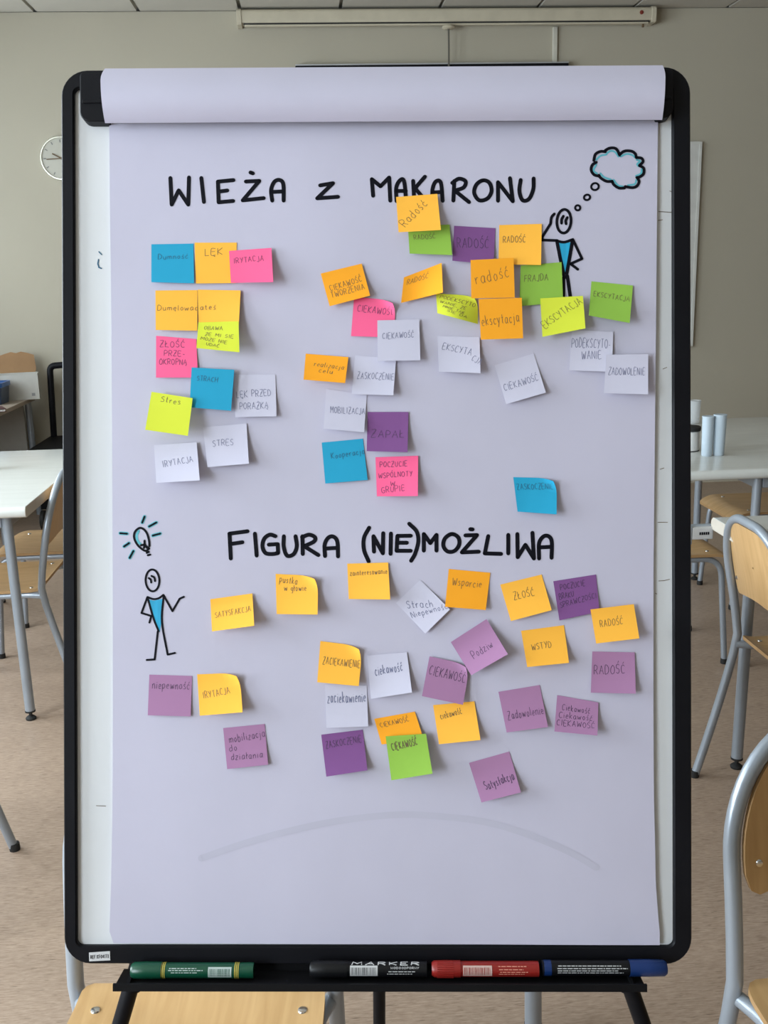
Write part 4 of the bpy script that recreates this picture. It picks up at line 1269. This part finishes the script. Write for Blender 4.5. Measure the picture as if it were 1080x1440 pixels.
# pull-out rail with a white clip on the near right table
def clip_rail():
    e = tr_
    loc = lambda x, y, z: (x - (1.128 + 1.83) / 2, y - (1.50 + 2.665) / 2, z)
    rl = MB().box(loc(1.06, 2.675, 0.716), (0.15, 0.014, 0.040)).build('pull_out_rail', M_STEEL, e, bevel=0.002)
    cl = MB().box(loc(1.100, 2.664, 0.714), (0.062, 0.020, 0.036)).build('rail_clip', mat('white_clip_plastic', (0.5, 0.5, 0.5, 1), 0.4), rl, bevel=0.003)
    MB().box(loc(1.062, 2.662, 0.709), (0.016, 0.018, 0.056)).build('rail_stop', M_STEEL, rl, bevel=0.004)
    pr = MB()
    for k in range(5):
        pr.box(loc(1.092 + k * 0.006, 2.6535, 0.714), (0.004, 0.0008, 0.008))
    g = pr.build('clip_print', M_INK, cl)
    g['kind'] = 'stuff'
clip_rail()

# ------------------------------------------------------------------ things on the tables
M_CUP = clear_plastic('translucent_blue_plastic', (0.62, 0.72, 0.80, 1), 0.72)
M_GLASS = clear_plastic('clear_glass', (0.75, 0.78, 0.80, 1), 0.30)
M_WHITE = mat('white_ceramic', (0.68, 0.67, 0.65, 1), 0.25)

def cup(x, y, z, h, r0, r1, label, m_=None, rims=4):
    o = empty('plastic_cup', place(x, y, z))
    tag(o, label, 'cup')
    prof = [(r0 * .9, 0), (r0, 0.003), (r1, h), (r1 * 0.95, h), (r0 * .92, 0.006)]
    MB().lathe(prof, 24).build('wall', m_ or M_CUP, o, smooth=True)
    MB().lathe([(r1 * 1.0, h - .004), (r1 * 1.05, h - .002), (r1 * 1.0, h)], 24).build('rim', m_ or M_CUP, o, smooth=True)
    return o

cup(1.480, 3.575, 0.76, 0.150, 0.0195, 0.022, 'translucent pale blue cup, left one of the tall pair on the table')
cup(1.527, 3.578, 0.76, 0.154, 0.0205, 0.0245, 'translucent pale blue cup, right one of the tall pair on the table')
g = cup(1.735, 4.36, 0.76, 0.105, 0.027, 0.031, 'clear drinking glass farther back on the cup table', M_GLASS)
g.name = 'drinking_glass'
g['category'] = 'glass'
jar = tag(empty('storage_jar', place(1.458, 3.70, 0.76)), 'small white jar with a black lid on the table beside the cups', 'jar')
MB().lathe([(0.036, 0), (0.040, 0.004), (0.040, 0.074), (0.037, 0.078)], 28).build('body', M_WHITE, jar, smooth=True)
MB().lathe([(0.0405, 0.0), (0.0405, 0.003)], 28).build('base_ring', M_RUBBER, jar, smooth=True)
MB().lathe([(0.043, 0.078), (0.044, 0.082), (0.044, 0.092), (0.040, 0.095)], 28).build('lid', M_RUBBER, jar, smooth=True)
g = cup(-1.245, 3.86, 0.76, 0.09, 0.030, 0.034, 'clear drinking glass cut off by the left picture edge', M_GLASS)
g.name = 'drinking_glass'
g['category'] = 'glass'

# ------------------------------------------------------------------ desk with boxes in the far left corner
def build_corner():
    M_DESK = mat('taupe_laminate', (0.36, 0.29, 0.23, 1), 0.4)
    x0, x1, y0, y1, h = -2.56, -1.725, 5.62, 6.47, 0.755
    d = tag(empty('office_desk', place((x0 + x1) / 2, (y0 + y1) / 2)), 'beige desk against the back wall carrying cartons', 'desk')
    W, D = x1 - x0, y1 - y0
    MB().box((0, 0, h - 0.0125), (W, D, 0.025)).build('desk_top', M_DESK, d, bevel=0.003)
    for sx in (-1, 1):
        for sy in (-1, 1):
            MB().tube([(sx * (W / 2 - 0.035), sy * (D / 2 - 0.05), 0.0), (sx * (W / 2 - 0.035), sy * (D / 2 - 0.05), h - 0.025)], 0.020, 14).build('leg', M_STEEL, d, smooth=True)
    MB().box((0, D / 2 - 0.07, 0.56), (W - 0.12, 0.018, 0.30)).build('modesty_panel', mat('pale_grey_panel', (0.38, 0.37, 0.34, 1), 0.5), d)
    MB().box((0, D / 2 - 0.08, 0.385), (W - 0.12, 0.03, 0.03)).build('cross_rail', M_STEEL, d)
    M_CARD = mat('brown_cardboard', (0.33, 0.19, 0.09, 1), 0.8, var=0.08)
    M_CWH = mat('white_cardboard', (0.52, 0.51, 0.47, 1), 0.6)
    # white carton with its brown lid flap standing up
    cx, cy = -1.79, 6.36
    c = tag(empty('carton', place(cx, cy, h, R(12))), 'white carton on the desk with its brown lid flap standing up', 'box')
    w_, dp, hh = 0.245, 0.16, 0.155
    b = MB()
    b.box((0, -dp / 2 + .003, hh / 2), (w_, .006, hh)).box((0, dp / 2 - .003, hh / 2), (w_, .006, hh))
    b.box((-w_ / 2 + .003, 0, hh / 2), (.006, dp - .012, hh)).box((w_ / 2 - .003, 0, hh / 2), (.006, dp - .012, hh)).box((0, 0, .003), (w_ - .012, dp - .012, .006))
    b.build('carton_body', M_CWH, c)
    fl = [(-.105, 0.0), (.105, 0.0), (.112, .02), (.105, .105), (.07, .118), (.03, .128), (.0, .120), (-.03, .128), (-.07, .117), (-.108, .104), (-.108, .02)]
    MB().prism(fl, lambda p: (p[0], dp / 2 - .006 + p[1] * .12, hh + p[1]), lambda p: (p[0], dp / 2 + p[1] * .12, hh + p[1])).build('lid_flap', M_CARD, c)
    pr = MB().box((0.088, -dp / 2 - .0006, 0.03), (.02, .001, .018))
    pr.build('carton_print', mat('grey_print', (0.25, 0.25, 0.25, 1), 0.6), c)
    # blue bin in front of it
    bb = tag(empty('plastic_bin', place(-1.935, 6.14, h)), 'dark blue plastic bin with a lighter blue rim on the desk', 'bin')
    M_BB = mat('dark_blue_plastic', (0.035, 0.06, 0.115, 1), 0.35)
    M_BR = mat('bright_blue_plastic', (0.03, 0.13, 0.40, 1), 0.35)
    ol0, ol1 = rrect(-.12, .12, -.09, .09, .02), rrect(-.132, .132, -.1, .1, .025)
    t = MB()
    n = len(ol0)
    t.v = [(x, y, 0.0) for x, y in ol0] + [(x, y, .115) for x, y in ol1] + [(x * .95, y * .95, .113) for x, y in ol1] + [(x * .95, y * .95, .01) for x, y in ol0]
    for q in range(3):
        for k in range(n):
            a, e = q * n + k, q * n + (k + 1) % n
            t.f.append((a, e, e + n, a + n))
    t.f.append(tuple(reversed(range(n))))
    t.f.append(tuple(range(3 * n, 4 * n)))
    t.build('bin_body', M_BB, bb, smooth=True)
    t = MB()
    t.v = [(x * 1.0, y * 1.0, .100) for x, y in ol1] + [(x * 1.04, y * 1.05, .102) for x, y in ol1] + [(x * 1.04, y * 1.05, .128) for x, y in ol1] + [(x * .96, y * .95, .128) for x, y in ol1]
    for q in range(3):
        for k in range(n):
            a, e = q * n + k, q * n + (k + 1) % n
            t.f.append((a, e, e + n, a + n))
    t.build('bin_rim', M_BR, bb, smooth=True)['label'] = 'brighter blue rim'
    # notebook at the desk edge
    nb = tag(empty('notebook', place(-1.80, 5.74, h, R(25))), 'dark notebook with white pages on the near desk corner', 'notebook')
    MB().box((0, 0, .009), (.17, .13, .012)).build('pages', M_WHITE, nb)
    MB().box((0, 0, .0015), (.18, .14, .003)).box((0, 0, .0165), (.18, .14, .003)).build('cover', mat('dark_red_cover', (0.07, 0.02, 0.02, 1), 0.5), nb)['kind'] = 'stuff'
    # black trolley with upright handle
    tx, ty = -1.43, 6.18
    q = tag(empty('trolley', place(tx, ty)), 'black trolley with a tall upright handle beside the desk', 'trolley')
    MB().box((0, 0, 0.38), (0.42, 0.50, 0.22)).build('body', M_BLACKM, q, bevel=0.01)
    MB().box((0, 0, 0.495), (0.44, 0.54, 0.014)).build('top_tray', M_BLACK, q, bevel=0.004)
    MB().box((0, 0, 0.235), (0.43, 0.52, 0.07)).build('base', mat('grey_trolley_base', (0.36, 0.35, 0.33, 1), 0.5), q, bevel=0.005)
    hd = fillet([(-0.19, 0.235, 0.49), (-0.175, 0.25, 0.945), (0.175, 0.25, 0.965), (0.19, 0.235, 0.49)], 0.035, 6)
    MB().tube(hd, 0.020, 12).build('handle', M_BLACK, q, smooth=True)
    for sx in (-1, 1):
        for sy in (-1, 1):
            cs = MB().box((sx * .17, sy * .2, .165), (.05, .035, .07)).build('caster', M_BLACKM, q, bevel=.004)
            MB().lathe([(.05, -.014), (.06, -.01), (.06, .01), (.05, .014)], 20, (sx * .17 - .02, sy * .2, .06), axis='X').build('wheel', M_RUBBER, cs, smooth=True)
build_corner()

# ------------------------------------------------------------------ things on the back wall
def build_wall_things():
    Y = ROOM_Y1
    # clock
    ck = tag(empty('wall_clock', place(-1.433, Y, 2.187)), 'round wall clock with pale face and silver rim at the left', 'clock')
    M_RIM = mat('silver_rim', (0.62, 0.61, 0.52, 1), 0.25, metal=0.6)
    MB().lathe([(0.120, -0.001), (0.131, -0.004), (0.131, -0.022), (0.126, -0.030), (0.119, -0.030), (0.116, -0.022)], 40, axis='Y').build('rim', M_RIM, ck, smooth=True)
    fc = MB().lathe([(0.119, -0.012), (0.119, -0.0235)], 40, axis='Y').build('face', mat('clock_face', (0.43, 0.415, 0.35, 1), 0.4), ck, smooth=True)
    for k in range(12):
        a = R(30 * k)
        MB().box((0.100 * math.sin(a), -0.0242, 0.100 * math.cos(a)), (0.006, 0.001, 0.016), Matrix.Rotation(a, 3, 'Y')).build('hour_mark', mat('clock_print', (0.18, 0.18, 0.17, 1), 0.6), fc)
    for (l, w_, ang) in ((0.060, 0.008, -62), (0.090, 0.006, -93)):
        a = R(ang)
        MB().box((l / 2 * math.sin(a), -0.027, l / 2 * math.cos(a)), (w_, 0.0015, l), Matrix.Rotation(a, 3, 'Y')).build('hand', M_PEN, ck)
    MB().lathe([(0.007, -0.023), (0.007, -0.029)], 14, axis='Y').build('hub', M_PEN, ck)
    # projection screen housing
    sx0, sx1 = -0.318, 2.205
    ps = tag(empty('projection_screen', place((sx0 + sx1) / 2, Y, 2.955)), 'rolled-up cream projection screen housing under the ceiling', 'projection screen')
    W = sx1 - sx0
    M_CR = mat('cream_metal', (0.52, 0.47, 0.36, 1), 0.4)
    prof = rrect(-0.105, -0.012, -0.036, 0.042, [0.012, 0.002, 0.002, 0.02])
    MB().prism(prof, lambda p: (-W / 2 + .02, p[0], p[1]), lambda p: (W / 2 - .02, p[0], p[1])).build('housing', M_CR, ps, smooth=True)
    MB().box((0, -0.075, -0.0385), (W - .06, .05, .006)).build('slot', M_RUBBER, ps)
    MB().box((0, -0.080, -0.047), (W - .07, .03, .011)).build('weight_bar', M_CR, ps, bevel=.003)
    for s in (-1, 1):
        pr = rrect(-0.110, -0.002, -0.046, 0.046, [0.015, 0.002, 0.002, 0.022])
        ec = MB().prism(pr, lambda p: (s * (W / 2 - .02), p[0], p[1]), lambda p: (s * (W / 2 + .008), p[0], p[1])).build('end_cap', M_CR, ps, bevel=.002)
    MB().lathe([(.012, -.1055), (.012, -.108), (.006, -.110)], 14, (W / 2 - .085, 0, .008), axis='Y').build('badge', mat('dark_red_badge', (0.20, 0.03, 0.02, 1), .4), ps, smooth=True)
    MB().box((W / 2 - .065, -.08, -.06), (.012, .012, .02)).build('stop_hook', M_PEN, ps)
    # pull cord with its disc
    pc = tag(empty('pull_cord', place(0.939, Y - 0.085, 2.898)), 'thin pull cord with a small disc under the screen housing', 'cord')
    MB().lathe([(.030, -.016), (.040, -.008), (.036, 0.0), (.030, .004)], 20).build('disc', M_CR, pc, smooth=True)
    MB().tube([(0, 0, -.014), (0.001, 0.002, -.12), (0.0, 0.004, -.26)], .0055, 8).build('cord', mat('dark_cord', (0.10, 0.09, 0.07, 1), .6), pc, smooth=True)
    # cable conduit
    cc = MB().box((0, -0.010, 0), (0.028, 0.020, 0.24)).build('cable_conduit', mat('cream_conduit', (0.56, 0.54, 0.46, 1), .5), None, bevel=.003, mw=place(1.611, Y, 2.785))
    tag(cc, 'short cream cable conduit running down the back wall to the black screen', 'conduit')
    # dark wall screen, only its top edge clears the flipchart
    tv = tag(empty('wall_screen', place(0.848, Y, 2.2)), 'black wall-mounted screen showing just its top edge above the flipchart', 'screen')
    Wt, Ht, zt = 1.68, 0.96, 2.692 - 2.2
    MB().box((0, -0.035, zt - Ht / 2), (Wt, 0.045, Ht)).build('casing', M_BLACK, tv, bevel=.004)
    MB().box((0, -0.034, zt + .003), (Wt, 0.046, 0.008)).build('top_strip', mat('aluminium_rim', (0.55, 0.57, 0.6, 1), 0.35), tv)
    MB().box((0, -0.0585, zt - Ht / 2 - .005), (Wt - .05, 0.002, Ht - .06)).build('display', mat('dark_display', (0.008, 0.008, 0.01, 1), .15), tv)
    MB().box((0, -0.007, zt - Ht / 2), (.4, .012, .3)).build('bracket', M_STEEL, tv)
    # whiteboard
    wb = tag(empty('whiteboard', place(2.18, Y - 0.006, 1.58)), 'white board on the back wall peeking out beside the right frame edge', 'whiteboard')
    MB().box((0, -0.010, 0), (0.76, 0.014, 1.27)).build('panel', mat('white_panel', (0.60, 0.60, 0.57, 1), .3), wb)
    for s in (-1, 1):
        MB().box((s * .380, -.011, 0), (.016, .022, 1.286)).build('edge_profile', mat('pale_profile', (0.62, 0.62, 0.58, 1), .4), wb)
        MB().box((0, -.011, s * .637), (.744, .022, .016)).build('edge_profile', mat('pale_profile', (0.62, 0.62, 0.58, 1), .4), wb)
build_wall_things()
